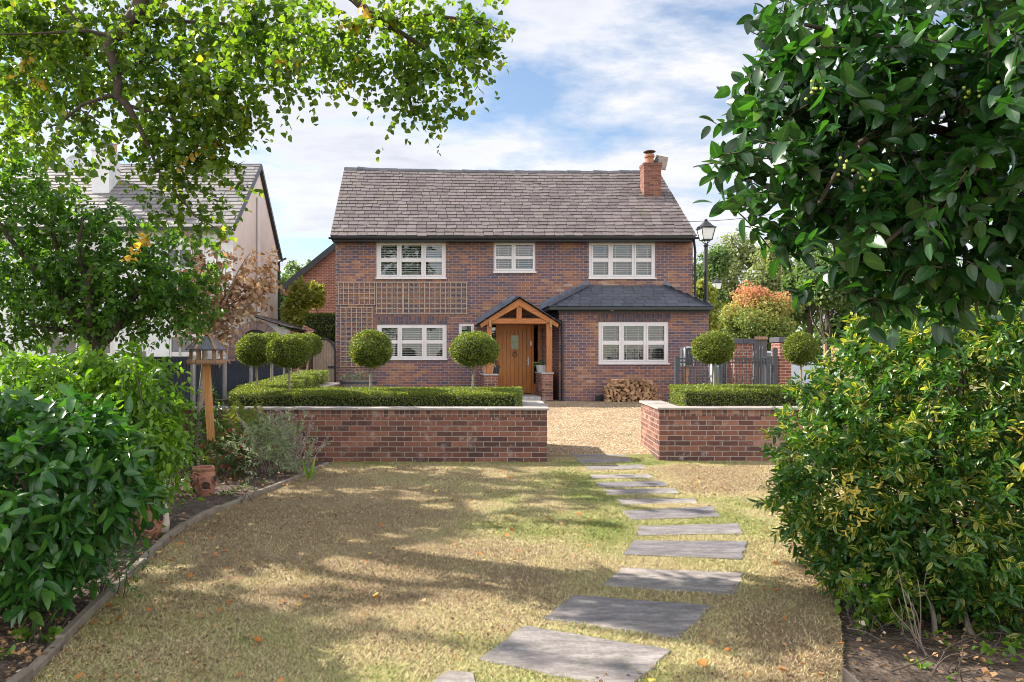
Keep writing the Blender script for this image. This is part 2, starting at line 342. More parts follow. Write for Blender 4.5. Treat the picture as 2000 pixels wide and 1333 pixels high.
class Leaves:
    def __init__(s): s.V = []; s.F = []; s.r = []; s.b = []; s.n = 0
    def add(s, P, A, Nn, S, T, rnd=None):
        tv, tf, tb = T; k = len(P); m = len(tv)
        if rnd is None: rnd = rng.random(k)
        A = unit(A); B = unit(np.cross(Nn, A)); C = np.cross(A, B); S = np.broadcast_to(S, (k,))[:, None, None]
        V = P[:, None] + S * (B[:, None]*tv[None, :, :1] + A[:, None]*tv[None, :, 1:2] + C[:, None]*tv[None, :, 2:3])
        s.V.append(V.reshape(-1, 3)); s.F.append((tf[None] + (np.arange(k)*m)[:, None, None] + s.n).reshape(-1, 3))
        s.r.append(np.repeat(rnd, m)); s.b.append(np.tile(tb, k)); s.n += k*m
    def solid(s, V, Fc, r=.3):
        s.V.append(np.array(V, float)); s.F.append(np.array(Fc) + s.n); s.r.append(np.full(len(V), r)); s.b.append(np.ones(len(V))); s.n += len(V)
    def build(s, name, m, parent=None):
        return mesh_arrays(name, np.concatenate(s.V), np.concatenate(s.F), np.concatenate(s.r), np.concatenate(s.b), m, parent)
def rdir(n):
    return unit(rng.normal(size=(n, 3)))
def in_ell(n, c, r, lo=.3, seed=0):              # points in a lumpy ellipsoid, denser outside
    d = rdir(n); ph = seed*1.7
    lump = 1 + .13*np.sin(d[:,0]*5+ph)*np.cos(d[:,2]*4+ph*2) + .1*np.sin(d[:,1]*7+ph*3+d[:,2]*5)
    q = (lo**2 + (1-lo**2)*rng.random(n))**.5
    return np.array(c) + d*np.array(r)*(q*lump)[:, None], d
def sprays(Lv, C, D, n, length, size, T, droop=.25, spread=.8, upn=.7, rnd_shift=0, wood=None, wr=.003, var=.3, clus=.3):
    """twigs from C along D; n leaves each, set round the twig"""
    k = len(C); D = unit(D)
    t = np.linspace(.15, 1, n)[None, :] + rng.normal(0, .03, (k, n))
    ln = length*(.7 + .6*rng.random((k, 1)))
    P = C[:, None] + D[:, None]*(t*ln)[..., None]
    P[..., 2] -= droop*ln*t**2
    ref = rdir(k); s1 = unit(np.cross(D, ref)); s2 = np.cross(D, s1)
    ang = np.arange(n)[None]*2.4 + rng.random((k, 1))*6.28
    side = s1[:, None]*np.cos(ang)[..., None] + s2[:, None]*np.sin(ang)[..., None]
    A = D[:, None]*(1-spread*.6) + side*spread + rng.normal(0, .15, (k, n, 3)); A[..., 2] -= droop*.8
    Nn = rng.normal(0, .45, (k, n, 3)); Nn[..., 2] += upn; Nn += side*.15
    S = size*(1-var + 2*var*rng.random((k, n)))
    r = np.clip(rng.random((k, n))*(1-clus) + clus*rng.random((k, 1)) + rnd_shift, 0, 1)
    Lv.add(P.reshape(-1,3), A.reshape(-1,3), Nn.reshape(-1,3), S.ravel(), T, r.ravel())
    if wood is not None:
        for i in range(k):
            wood.tube([tuple(C[i])] + [tuple(P[i, j]) for j in range(0, n, max(1, n//3))], wr, 4, cap=False)
def limb(mb, p, q, r0, r1, sag=0, wob=.06, n=8, k=7):
    p = np.array(p, float); q = np.array(q, float); d = np.linalg.norm(q-p); pts = []; rad = []
    w = rng.normal(0, wob*d, (2, 3))
    for i in range(k+1):
        t = i/k; a = p*(1-t) + q*t + w[0]*math.sin(math.pi*t) + w[1]*math.sin(2*math.pi*t)*.6
        a[2] += sag*d*4*t*(1-t); pts.append(tuple(a)); rad.append(r0*(1-t) + r1*t)
    mb.tube(pts, rad, n); return pts
def pe(cx, cy, Y, rx, ry, dy): return np.array([X(cx,Y), Y, Z(cy,Y)]), np.array([rx/F*Y, dy, ry/F*Y])
def fill(Lv, ells, leaf, T, nleaf, length, cov=1.6, lo=.2, droop=.25, spread=.8, upn=.7, wood=None, wr=.003, outward=.7, clus=.3, shift=0):
    """ells: list of (centre, radii, density factor)"""
    for i, (c, r, dens) in enumerate(ells):
        area = math.pi*r[0]*r[2]; n = max(3, int(cov*dens*area/(leaf*leaf*.4)/nleaf))
        P, d = in_ell(n, c, r, lo, i+1)
        D = d*outward + rng.normal(0, .5, (n, 3)); D[:, 2] -= .1
        sprays(Lv, P - unit(D)*length*.5, D, nleaf, length, leaf, T, droop, spread, upn, shift, wood, wr, clus=clus)
def clipped(Lv, P, Nn, size, jit, T):            # small leaves over a clipped surface, sunk to varied depth
    k = len(P); A = unit(rng.normal(0, 1, (k,3)) + Nn*1.0)
    Lv.add(P - Nn*(np.abs(rng.normal(0, jit, (k,1)))-.006), A, Nn*.9 + rng.normal(0,.45,(k,3)), size*(.7+.6*rng.random(k)), T)

# ------------------------------------------------------------------ camera, light, sky
cam = bpy.data.cameras.new('camera'); co_ = bpy.data.objects.new('camera', cam); COL.objects.link(co_)
co_.location = (0, 0, EYE); co_.rotation_euler = (R(90), 0, 0)
cam.sensor_width = 36; cam.lens = F/2000*36; cam.shift_x = (1000-CX)/2000; cam.shift_y = (CY-666.5)/2000; cam.clip_end = 3000; cam.clip_start = .05
sc.camera = co_
EL, AZ = 38, -65                                 # sun: behind the houses, to the left
S = Vector((math.sin(R(AZ))*math.cos(R(EL)), math.cos(R(AZ))*math.cos(R(EL)), math.sin(R(EL))))
sun = bpy.data.lights.new('sun', 'SUN'); sun.energy = 4.8; sun.angle = R(.5); sun.color = (1, .93, .82)
so = bpy.data.objects.new('sun', sun); COL.objects.link(so); so.rotation_euler = S.to_track_quat('Z', 'Y').to_euler(); so.location = (-20, 10, 20)
w = bpy.data.worlds.new('World'); sc.world = w; w.use_nodes = True; nt = w.node_tree; bg = nt.nodes['Background']
sky = N(nt, 'ShaderNodeTexSky', sky_type='NISHITA'); sky.sun_disc = False; sky.sun_elevation = R(EL); sky.sun_rotation = R(AZ); sky.air_density = 1.0; sky.dust_density = .6; sky.ozone_density = 1.5
gd = coord(nt, 'Generated'); sp = N(nt, 'ShaderNodeSeparateXYZ'); L(nt, gd, sp.inputs[0])
zz = math_(nt, 'MAXIMUM', math_(nt, 'ADD', sp.outputs[2], .10), .03)
cc = N(nt, 'ShaderNodeCombineXYZ'); L(nt, math_(nt, 'DIVIDE', sp.outputs[0], zz), cc.inputs[0]); L(nt, math_(nt, 'DIVIDE', sp.outputs[1], zz), cc.inputs[1])
mp = N(nt, 'ShaderNodeMapping'); mp.inputs['Location'].default_value = (31, 7, 0); mp.inputs['Scale'].default_value = (.8, 1.0, 1); L(nt, cc.outputs[0], mp.inputs[0])
n1 = N(nt, 'ShaderNodeTexNoise', Scale=1.25, Detail=10, Roughness=.62, Distortion=.15); L(nt, mp.outputs[0], n1.inputs['Vector'])
n2 = N(nt, 'ShaderNodeTexNoise', Scale=.45, Detail=3); L(nt, mp.outputs[0], n2.inputs['Vector'])
dens = math_(nt, 'ADD', n1.outputs['Fac'], math_(nt, 'MULTIPLY', math_(nt, 'SUBTRACT', n2.outputs['Fac'], .5), .55))
mask = ramp(nt, dens, [(.40, (.04,.04,.04)), (.47, (.5,.5,.5)), (.55, (1,1,1))])
tone = ramp(nt, n1.outputs['Fac'], [(.40, (.90,.93,.98)), (.50, (1.05,1.05,1.05)), (.60, (.90,.91,.94)), (.70, (.68,.70,.77))])
mr = N(nt, 'ShaderNodeMapRange', interpolation_type='SMOOTHSTEP'); L(nt, sp.outputs[1], mr.inputs['Value'])   # dimmer sky ahead, extra brightness added behind the viewpoint to lift shade
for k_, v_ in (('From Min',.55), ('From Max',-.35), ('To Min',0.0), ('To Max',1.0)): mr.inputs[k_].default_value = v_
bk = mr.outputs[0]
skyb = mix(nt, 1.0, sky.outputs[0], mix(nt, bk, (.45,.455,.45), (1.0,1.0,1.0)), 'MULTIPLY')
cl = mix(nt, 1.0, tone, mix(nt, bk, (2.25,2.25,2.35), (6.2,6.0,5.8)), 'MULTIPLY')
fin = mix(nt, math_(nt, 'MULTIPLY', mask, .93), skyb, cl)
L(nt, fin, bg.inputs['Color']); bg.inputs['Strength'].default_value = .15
vs = sc.view_settings; sc.display_settings.display_device = 'sRGB'; vs.view_transform = 'Standard'; vs.look = 'None'; vs.exposure = 1.55; vs.gamma = 1; vs.use_curve_mapping = False
sc.cycles.max_bounces = 8; sc.cycles.transparent_max_bounces = 12; sc.cycles.use_denoising = True; sc.cycles.sample_clamp_indirect = 6; sc.cycles.filter_width = 1.0
# ------------------------------------------------------------------ ground
_h = np.random.default_rng(5).random((256, 256))
def vn(x, y):
    xi = np.floor(x).astype(int); yi = np.floor(y).astype(int); fx = x-xi; fy = y-yi; fx = fx*fx*(3-2*fx); fy = fy*fy*(3-2*fy)
    a = _h[xi & 255, yi & 255]; b = _h[(xi+1) & 255, yi & 255]; c = _h[xi & 255, (yi+1) & 255]; d = _h[(xi+1) & 255, (yi+1) & 255]
    return (a*(1-fx)+b*fx)*(1-fy) + (c*(1-fx)+d*fx)*fy
def fbm(x, y, s, o=4):
    v = 0; a = .5
    for i in range(o): v = v + a*vn(x*s*2**i + 17*i, y*s*2**i + 31*i); a *= .5
    return v/(1-.5**o)
SLABPX = [[(838,1336),(875,1310),(925,1313),(1000,1336)], [(1026,1221),(1314,1270),(1228,1346),(934,1286)], [(1120,1161),(1391,1181),(1328,1246),(1059,1207)],
 [(1213,1108),(1456,1118),(1435,1162),(1171,1142)], [(1236,1055),(1460,1057),(1451,1092),(1215,1083)], [(1243,1027),(1444,1022),(1454,1042),(1244,1046)],
 [(1215,998),(1391,988),(1409,1009),(1234,1015)], [(1201,973),(1358,973),(1365,983),(1213,986)], [(1176,955),(1318,953),(1328,963),(1187,966)],
 [(1164,942),(1295,940),(1306,949),(1173,952)], [(1152,927),(1271,926),(1278,933),(1157,935)], [(1138,910),(1255,907),(1262,915),(1150,918)],
 [(1122,896),(1224,892),(1238,902),(1136,906)], [(1111,884),(1216,883),(1224,890),(1120,894)]]
SLAB = [[G(a, b, .018) for a, b in q] for q in SLABPX]
a0 = SLAB[0]; SLAB[0] = [a0[0], a0[1], a0[2], (a0[2][0]+.02, a0[2][1]-.45), (a0[1][0]-.25, a0[1][1]-.6)]
PATH = [tuple(np.mean(q, axis=0)) for q in SLAB]; PX = np.array([p[0] for p in PATH]); PY = np.array([p[1] for p in PATH])
def greenness(x, y):
    x = np.asarray(x, float); y = np.asarray(y, float)
    g = fbm(x, y, .55, 5)*1.5 - .54 + (fbm(x+40, y, 2.5, 3)-.5)*.5
    pc = np.interp(y, PY, PX); d = np.abs(x - pc)
    g = g + .16*np.exp(-((d-.62)/.3)**2) + .12*np.exp(-(d/.6)**2)
    g = g + .38*np.exp(-(((x-.35)/.95)**2 + ((y-7.0)/1.7)**2)) + .3*np.exp(-((y-10.15)/.18)**2)
    g = g - .28*np.exp(-(((x+1.5)/1.1)**2 + ((y-6.5)/2.8)**2)) - .12*np.exp(-((y-9.4)/.5)**2)
    return np.clip(g, 0, 1)
def height_sheet(name, xs, ys, m, dz, zf=None):
    V = []; nx = len(xs[0]) if hasattr(xs[0], '__len__') else len(xs)
    for j, y in enumerate(ys):
        row = xs[j] if hasattr(xs[0], '__len__') else xs
        for x in row: V.append((x, y, gh(y) + dz + (zf(x, y) if zf else 0)))
    Fc = [(j*nx+i, j*nx+i+1, (j+1)*nx+i+1, (j+1)*nx+i) for j in range(len(ys)-1) for i in range(nx-1)]
    me = bpy.data.meshes.new(name); me.from_pydata(V, [], Fc); me.materials.append(m); me.update()
    me.polygons.foreach_set('use_smooth', [True]*len(Fc))
    o = bpy.data.objects.new(name, me); COL.objects.link(o); structure(o); return o, np.array(V)
def ground_mat():
    m, nt, b = mat('distant_ground', .95, spec=.1); co = coord(nt)
    L(nt, ramp(nt, noise(nt, co, .3, 6), [(.35,(.10,.11,.04)), (.65,(.19,.16,.09))]), b.inputs['Base Color']); return m
ys = [-40, -10, 0, 5, 10.9, 12, 14, 16, 18, 19.4, 25, 40, 80, 200, 900]
height_sheet('ground', [-900,-200,-60,-20,-8,-3,0,3,8,20,60,200,900], ys, ground_mat(), -.03)
def soil_mat():
    m, nt, b = mat('dry_soil', .95, spec=.1); co = coord(nt)
    n = noise(nt, co, 9, 8, .7); v = N(nt, 'ShaderNodeTexVoronoi', Scale=35.0); L(nt, co, v.inputs['Vector'])
    c = ramp(nt, n, [(.3,(.06,.045,.035)), (.6,(.13,.10,.08)), (.8,(.2,.165,.13))]); L(nt, c, b.inputs['Base Color'])
    bump(nt, b, math_(nt, 'ADD', n, math_(nt, 'MULTIPLY', v.outputs['Distance'], .6)), 1.0, .04); return m
M_soil = soil_mat()
EDGEPX = [(645,908),(600,928),(540,955),(450,990),(375,1022),(330,1055),(300,1085),(250,1130),(190,1190),(130,1250),(75,1312)]
EDGE = [G(a, b) for a, b in EDGEPX]; EDGE.append((-1.85, 2.6)); EDGE.append((-1.8, 1.2))
EY = np.array([e[1] for e in EDGE][::-1]); EX = np.array([e[0] for e in EDGE][::-1])
def edge_l(y): return np.interp(y, EY, EX)
EDR = [(1.75,1.0), (1.83,2.6), (1.90,3.3), (2.24,3.9), (2.75,4.9), (3.3,5.8), (4.2,6.6), (7.5,7.2)]
def edge_r(y): return np.interp(y, [e[1] for e in EDR] + [7.21], [e[0] for e in EDR] + [7.5])
height_sheet('soil_bed', list(np.linspace(-7, -1.2, 40)), list(np.linspace(1, 10.3, 60)), M_soil, 0.0, lambda x, y: .05*float(vn(np.array(x*4), np.array(y*4))) * min(1, max(0, (edge_l(y)-x)*3)) - .012)
height_sheet('shrub_bed', list(np.linspace(1.7, 8, 40)), list(np.linspace(1, 8, 40)), M_soil, 0.0, lambda x, y: .05*float(vn(np.array(x*4), np.array(y*4))) * min(1, max(0, (x-edge_r(y))*3)) - .014)
def lawn_mat():
    m, nt, b = mat('dry_lawn', .95, spec=.1); co = coord(nt); g = attr(nt, 'green')
    n = noise(nt, co, 25, 6, .7); f = noise(nt, co, 120, 4, .7)
    t = math_(nt, 'ADD', g, math_(nt, 'MULTIPLY', math_(nt, 'SUBTRACT', n, .5), .7), clamp=True)
    c = ramp(nt, t, [(0,(.23,.175,.10)), (.3,(.27,.22,.118)), (.55,(.18,.18,.068)), (1,(.095,.135,.03))])
    c = mix(nt, 1.0, c, ramp(nt, f, [(.3,(.6,.57,.55)), (.6,(1.1,1.1,1.1))]), 'MULTIPLY')
    c = mix(nt, math_(nt, 'MULTIPLY', ramp(nt, noise(nt, co, 3.5, 8, .75), [(.5,(0,0,0)), (.68,(1,1,1))]), .5), c, (.16,.115,.07))
    L(nt, c, b.inputs['Base Color']); bump(nt, b, math_(nt, 'ADD', f, n), .5, .012); return m
ly = list(np.linspace(1.2, 11.05, 165)); lx = [list(np.linspace(float(edge_l(y))+.01, float(edge_r(y)), 120)) for y in ly]
lawn, LV = height_sheet('lawn', lx, ly, lawn_mat(), .004, lambda x, y: .012*float(vn(np.array(x*2.2), np.array(y*2.2))))
lawn.data.attributes.new('green', 'FLOAT', 'POINT').data.foreach_set('value', greenness(LV[:,0], LV[:,1]).astype(np.float32))
# grass blades
def grass():
    n = 720000; y = 2.75 + 8.0*rng.random(n)**1.75; x = edge_l(y) + (edge_r(y)-edge_l(y))*rng.random(n)
    vis = (x/y*F + CX > -60) & (x/y*F + CX < 1750); x = x[vis]; y = y[vis]
    ok = np.ones(len(x), bool)
    for q in SLAB:
        ins = np.ones(len(x), bool); c = np.mean(q, axis=0); k = len(q)
        for i in range(k):
            a = np.array(q[i]); e = np.array(q[(i+1) % k]) - a; s0 = e[0]*(c[1]-a[1]) - e[1]*(c[0]-a[0]); s1 = e[0]*(y-a[1]) - e[1]*(x-a[0])
            ins &= (s1*np.sign(s0)/np.linalg.norm(e)) > .012
        ok &= ~ins
    x = x[ok]; y = y[ok]; n = len(x); g = greenness(x, y)
    g = np.clip(g + rng.normal(-.02, .2, n), 0, 1)
    P = np.stack([x, y, np.full(n, .004) + .008*vn(x*2.2, y*2.2)], 1)
    th = rng.random(n)*6.283; el = rng.uniform(.05, .9, n); A = np.stack([np.cos(th)*np.cos(el), np.sin(th)*np.cos(el), np.sin(el)], 1)
    S = rng.uniform(.010, .028, n)*(1+.4*g); W = .0014 + .0003*y
    ex, ey = [], []                              # tufts leaning over the slab edges
    for q in SLAB:
        for i in range(4):
            p_, e_ = np.array(q[i]), np.array(q[(i+1) % len(q)]); m_ = int(np.linalg.norm(e_-p_)*420); t_ = rng.random(m_)[:,None]; o_ = p_+(e_-p_)*t_ + rng.normal(0,.012,(m_,2)); ex.append(o_[:,0]); ey.append(o_[:,1])
    ex, ey = np.concatenate(ex), np.concatenate(ey); m_ = len(ex); th_ = rng.random(m_)*6.283; el_ = rng.uniform(.3,1.2,m_)
    P = np.concatenate([P, np.stack([ex,ey,np.full(m_,.004)],1)]); A = np.concatenate([A, np.stack([np.cos(th_)*np.cos(el_), np.sin(th_)*np.cos(el_), np.sin(el_)],1)])
    S = np.concatenate([S, rng.uniform(.015,.04,m_)*(.55+.45*vn(ex*7,ey*7))]); W = np.concatenate([W, .0014+.0002*ey]); g = np.concatenate([g, np.clip(rng.normal(.5,.25,m_),0,1)]); n += m_
    B = unit(np.cross(A, np.array([0,0,1.]) + rng.normal(0,.3,(n,3))))*W[:,None]
    V = np.stack([P - B, P + B, P + A*S[:,None]], 1).reshape(-1, 3)
    Fc = np.arange(3*n).reshape(-1, 3)
    m, nt, b = mat('grass_blades', .75, spec=.2)
    c = ramp(nt, attr(nt, 'rnd'), [(0,(.19,.13,.08)), (.06,(.34,.25,.145)), (.14,(.47,.375,.21)), (.27,(.52,.44,.23)), (.38,(.40,.37,.165)), (.52,(.26,.27,.085)), (1,(.12,.18,.032))]); L(nt, c, b.inputs['Base Color'])
    v = mix(nt, .55, c, (1,1,1), 'MIX')
    L(nt, mix(nt, .0, c, v), b.inputs['Base Color'])
    o = mesh_arrays('grass', V, Fc, np.repeat(g, 3), np.zeros(3*n), m, None); tag(o, 'short dry straw coloured grass with greener patches covering the lawn', 'grass', kind='stuff')
grass()
# gravel drive
def gravel_mat():
    m, nt, b = mat('golden_gravel', .9, spec=.2); co = coord(nt)
    v = N(nt, 'ShaderNodeTexVoronoi', Scale=42.0); L(nt, co, v.inputs['Vector']); s = N(nt, 'ShaderNodeSeparateColor'); L(nt, v.outputs['Color'], s.inputs[0])
    c = ramp(nt, s.outputs[0], [(0,(.17,.115,.065)), (.35,(.31,.215,.125)), (.7,(.40,.29,.175)), (.9,(.47,.39,.29)), (1,(.21,.18,.165))])
    c = mix(nt, 1.0, c, ramp(nt, noise(nt, co, 1.5, 7, .7), [(.3,(.62,.6,.58)), (.7,(1.1,1.06,1.03))]), 'MULTIPLY')
    L(nt, c, b.inputs['Base Color']); bump(nt, b, math_(nt, 'MULTIPLY', v.outputs['Distance'], -1.0), 1.0, .03); return m
M_grav = gravel_mat()
gy = list(np.linspace(10.9, 20.85, 80))
height_sheet('gravel_drive', [list(np.linspace(-3.0 if y > 12.2 else 1.72, 12.5 if y > 12.2 else 3.6, 50)) for y in gy], gy, M_grav, -.006, lambda x, y: (.018+.03*float(vn(np.array(x*2.5), np.array(y*2.5))))*min(1, max(0, (y-10.95)/.35)))
def stones():
    n = 16000; y = 10.95 + 8.4*rng.random(n)**1.5; x = 1.75 + (y-10)*.05 + (3.2 + (y-11)*.16)*rng.random(n)
    z = np.array([gh(v) for v in y]) - .004 + (.018+.03*vn(x*2.5, y*2.5))*np.clip((y-10.95)/.35,0,1)
    tv = np.array([(1,0,0),(-.5,.8,0),(-.5,-.8,0),(.1,.1,.7)]); tf = np.array([(0,1,3),(1,2,3),(2,0,3)])
    th = rng.random(n)*6.28; s = rng.uniform(.008,.02,n); c, q = np.cos(th), np.sin(th)
    V = np.empty((n,4,3)); V[:,:,0] = x[:,None] + s[:,None]*(tv[None,:,0]*c[:,None]-tv[None,:,1]*q[:,None]); V[:,:,1] = y[:,None] + s[:,None]*(tv[None,:,0]*q[:,None]+tv[None,:,1]*c[:,None]); V[:,:,2] = z[:,None] + s[:,None]*tv[None,:,2]
    Fc = (tf[None] + (np.arange(n)*4)[:,None,None]).reshape(-1,3)
    m, nt, b = mat('gravel_stone', .85, spec=.25)
    L(nt, ramp(nt, attr(nt, 'rnd'), [(0,(.17,.115,.07)), (.4,(.33,.23,.13)), (.75,(.43,.32,.19)), (1,(.5,.44,.35))]), b.inputs['Base Color'])
    o = mesh_arrays('gravel_stones', V.reshape(-1,3), Fc, np.repeat(rng.random(n),4), np.zeros(4*n), m, None); tag(o, 'loose golden gravel stones scattered over the drive', 'gravel', kind='stuff')
stones()
# stepping stones
names = ['partly cropped grey slab at the very bottom edge, nearest stone of the path', 'large sunlit pale slab beside the cropped nearest stone', 'large skewed grey slab just beyond the sunlit pale slab',
 'dark grey slab with pale spots near its right end', 'dark slate slab, the widest straight one at the bend of the path', 'thin looking slab right of the bend, cracked line along its back edge',
 'grey slab with a wavy pointed left end, just past the bend', 'narrow slab with square ends midway along the path', 'narrow grey slab, sixth stone from the gravel',
 'narrow grey slab, fifth stone from the gravel', 'pale sunlit strip of a slab, fourth stone from the gravel', 'pale slab between the two wall ends, third from the gravel',
 'worn slab in the wall opening, second from the gravel', 'furthest stepping stone, touching the edge of the gravel drive']
for q, nm in zip(SLAB, names):
    mb = MB(); k = len(q); pts = []
    for i in range(k):
        a = np.array(q[i]); e = np.array(q[(i+1) % k]); mseg = max(2, int(np.linalg.norm(e-a)/.09))
        for j in range(mseg):
            t = j/mseg; p = a*(1-t) + e*t + (rng.normal(0, .006, 2) if j else 0); pts.append((float(p[0]), float(p[1])))
    mb.slab(pts, -.03, .016 + rng.uniform(-.003,.004)); c = np.mean(q, axis=0)
    o = mb.build('paving_slab', M_slab, None, bevel=.006); rebase(o, (c[0], c[1], 0)); tag(o, nm, 'stepping stone', 'stepping stones across the lawn')
# lawn edging
def edging(path, label, name, m, w=.05, h=.075):
    mb = MB(); P = [np.array(p) for p in path]
    for a, b in zip(P, P[1:]):
        n = max(1, int(np.linalg.norm(b-a)/.5))
        for j in range(n):
            p = a + (b-a)*j/n; q = a + (b-a)*((j+1)/n - .004); z = h/2 - .02 + rng.uniform(-.008,.008)
            mb.bar((p[0], p[1], z), (q[0], q[1], z + rng.uniform(-.006,.006)), w, h)
    o = mb.build(name, m, None, bevel=.006); rebase(o, (P[0][0], P[0][1], 0)); tag(o, label, 'edging'); return o
M_edge = simple('weathered_edging', (.19,.155,.12), .9, .3, 8)
fine = [(float(edge_l(y)), y) for y in np.linspace(1.5, 9.98, 24)]
edging(fine, 'weathered grey timber edging curving between the lawn and the left flower bed', 'timber_edging', M_edge)
edging(EDR[:3], 'thin dark metal edging beside the variegated bush at lower right', 'metal_edging', simple('rusty_edging', (.05,.04,.035), .8), .012, .1)

# ------------------------------------------------------------------ garden walls, hedges, topiary
def garden_wall(path, z0, z1, label, base, inner_dir, coping_w=.34, t=.23):
    """brick runs along path (outer face), soldier course and stone coping on top"""
    r = thing('garden_wall', (base[0], base[1], 0), label, 'garden wall', 'low brick walls along the lawn')
    mb = MB(); sm = MB(); cm = MB()
    P = [np.array(p, float) for p in path]; n = len(P); off = []
    for i in range(n):                           # mitred inner line
        ds = []
        if i > 0: ds.append(unit(P[i]-P[i-1]))
        if i < n-1: ds.append(unit(P[i+1]-P[i]))
        nn = [np.array([-d[1], d[0]])*inner_dir for d in ds]; v = sum(nn)/len(nn); v = v/ (np.dot(v, v)); off.append(v)
    for i in range(n-1):
        a, b = P[i], P[i+1]; ia, ib = a+off[i]*t, b+off[i+1]*t
        mb.slab([tuple(a), tuple(b), tuple(ib), tuple(ia)] if inner_dir > 0 else [tuple(ia), tuple(ib), tuple(b), tuple(a)], z0, z1-.13)
        sm.slab([tuple(a), tuple(b), tuple(ib), tuple(ia)] if inner_dir > 0 else [tuple(ia), tuple(ib), tuple(b), tuple(a)], z1-.13, z1-.035)
        L_ = np.linalg.norm(b-a); k = max(1, round(L_/.9)); 
        oa, ob = a-off[i]*.03, b-off[i+1]*.03; ja, jb = a+off[i]*coping_w, b+off[i+1]*coping_w
        for j in range(k):
            s, e = j/k + (.003 if j else 0), (j+1)/k
            q = [oa+(ob-oa)*s, oa+(ob-oa)*e, ja+(jb-ja)*e, ja+(jb-ja)*s]
            if inner_dir < 0: q = q[::-1]
            dz = rng.uniform(-.003, .003); cm.slab([tuple(v) for v in q], z1-.035+.001, z1+dz)
    mb.build('brickwork', M_wallbrick, r); sm.build('soldier_course', M_wallsoldier, r); cm.build('coping', M_stonecap, r, bevel=.005)
    return r
W1 = 10.28
garden_wall([(-3.75, W1+.06), (1.68, W1), (1.86, 12.05)], -.1, .785, 'low red brick wall with stone coping below the long dark hedge', (1.68, W1), 1)
garden_wall([(3.56, 12.1), (3.33, 10.42), (7.4, 10.36)], -.1, .785, 'low red brick wall with stone coping below the short hedge on the right', (3.33, 10.42), 1)
garden_wall([(-2.4, 12.1), (-2.28, 17.9), (-2.32, 18.1), (-3.4, 18.1)], .0, .88, 'brick wall end with pale coping beside the arched wooden gate', (-2.4, 18), 1)
mb = MB(); mb.slab([(-3.72,10.6),(1.5,10.6),(1.62,12.0),(-3.72,12.0)], 0, .72); mb.slab([(-3.6,12.0),(-2.6,12.0),(-2.5,17.8),(-3.6,17.8)], 0, .8); mb.slab([(3.6,10.8),(7.4,10.8),(7.4,12.1),(3.8,12.1)], 0, .72)
structure(mb.build('raised_bed_soil', M_soil))
TD = T_dia(.42, .1)
def hedge(poly, z0, z1f, label, dens=3800, leaf=.021, jit=.03, name='box_hedge', mt=None, base=None, wobz=.015):
    """clipped hedge over a ground outline; z1f gives the top height"""
    r = thing(name, (*np.mean(poly, axis=0), z0), label, 'hedge', 'clipped box hedges')
    lv = Leaves(); n = len(poly); P = [np.array(p) for p in poly]; ctr = np.mean(P, axis=0)
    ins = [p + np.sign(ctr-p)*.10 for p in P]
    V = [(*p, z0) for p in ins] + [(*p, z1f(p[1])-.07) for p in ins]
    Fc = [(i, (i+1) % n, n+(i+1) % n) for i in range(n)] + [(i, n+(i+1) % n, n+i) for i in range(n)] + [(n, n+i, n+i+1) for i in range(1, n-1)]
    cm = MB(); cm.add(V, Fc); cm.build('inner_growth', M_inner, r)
    for i in range(n):                           # sides
        a, b = P[i], P[(i+1) % n]; d = b-a; ln = np.linalg.norm(d); k = int(ln*(z1f(a[1])-z0)*dens*.6); t = rng.random(k); zt = rng.random(k)**.85
        q = a[None] + d[None]*t[:,None]; top = np.array([z1f(y) for y in q[:,1]]); nn = np.array([d[1], -d[0], 0])/ln
        bulge = .02*(fbm(t*ln*2+i*9, zt*2, 1.5, 3)-.5)*2
        rd = np.clip((zt-.85)/.15, 0, 1)**2*.04
        Q = np.stack([q[:,0], q[:,1], z0 + (top-z0)*zt], 1) + nn*(bulge-rd)[:,None]
        clipped(lv, Q, np.tile(nn, (k,1)), leaf, jit*1.6, TD)
    lo = np.min(P, axis=0); hi = np.max(P, axis=0); k = int((hi-lo).prod()*dens*1.15); q = lo + (hi-lo)*rng.random((k,2)); ok = np.ones(k, bool)
    for i in range(n):
        a, b = P[i], P[(i+1) % n]; d = b-a; ok &= (d[0]*(q[:,1]-a[1]) - d[1]*(q[:,0]-a[0])) > 0
    q = q[ok]; top = np.array([z1f(y) for y in q[:,1]]) + wobz*2*(fbm(q[:,0], q[:,1], 2.2, 3)-.5)
    clipped(lv, np.column_stack([q, top]), np.tile((0,0,1.), (len(q),1)), leaf, jit, TD)
    lv.build('foliage', mt or ML_box, r); return r
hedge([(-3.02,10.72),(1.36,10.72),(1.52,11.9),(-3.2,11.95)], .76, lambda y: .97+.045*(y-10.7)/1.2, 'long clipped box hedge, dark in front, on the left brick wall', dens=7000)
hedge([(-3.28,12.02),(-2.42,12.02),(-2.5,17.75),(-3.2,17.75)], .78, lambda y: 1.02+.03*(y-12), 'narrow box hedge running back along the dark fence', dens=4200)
hedge([(3.78,10.75),(7.2,10.75),(7.2,11.95),(3.98,11.95)], .76, lambda y: 1.02+.035*(y-10.7)/1.2, 'short clipped box hedge on the right brick wall', dens=6500)
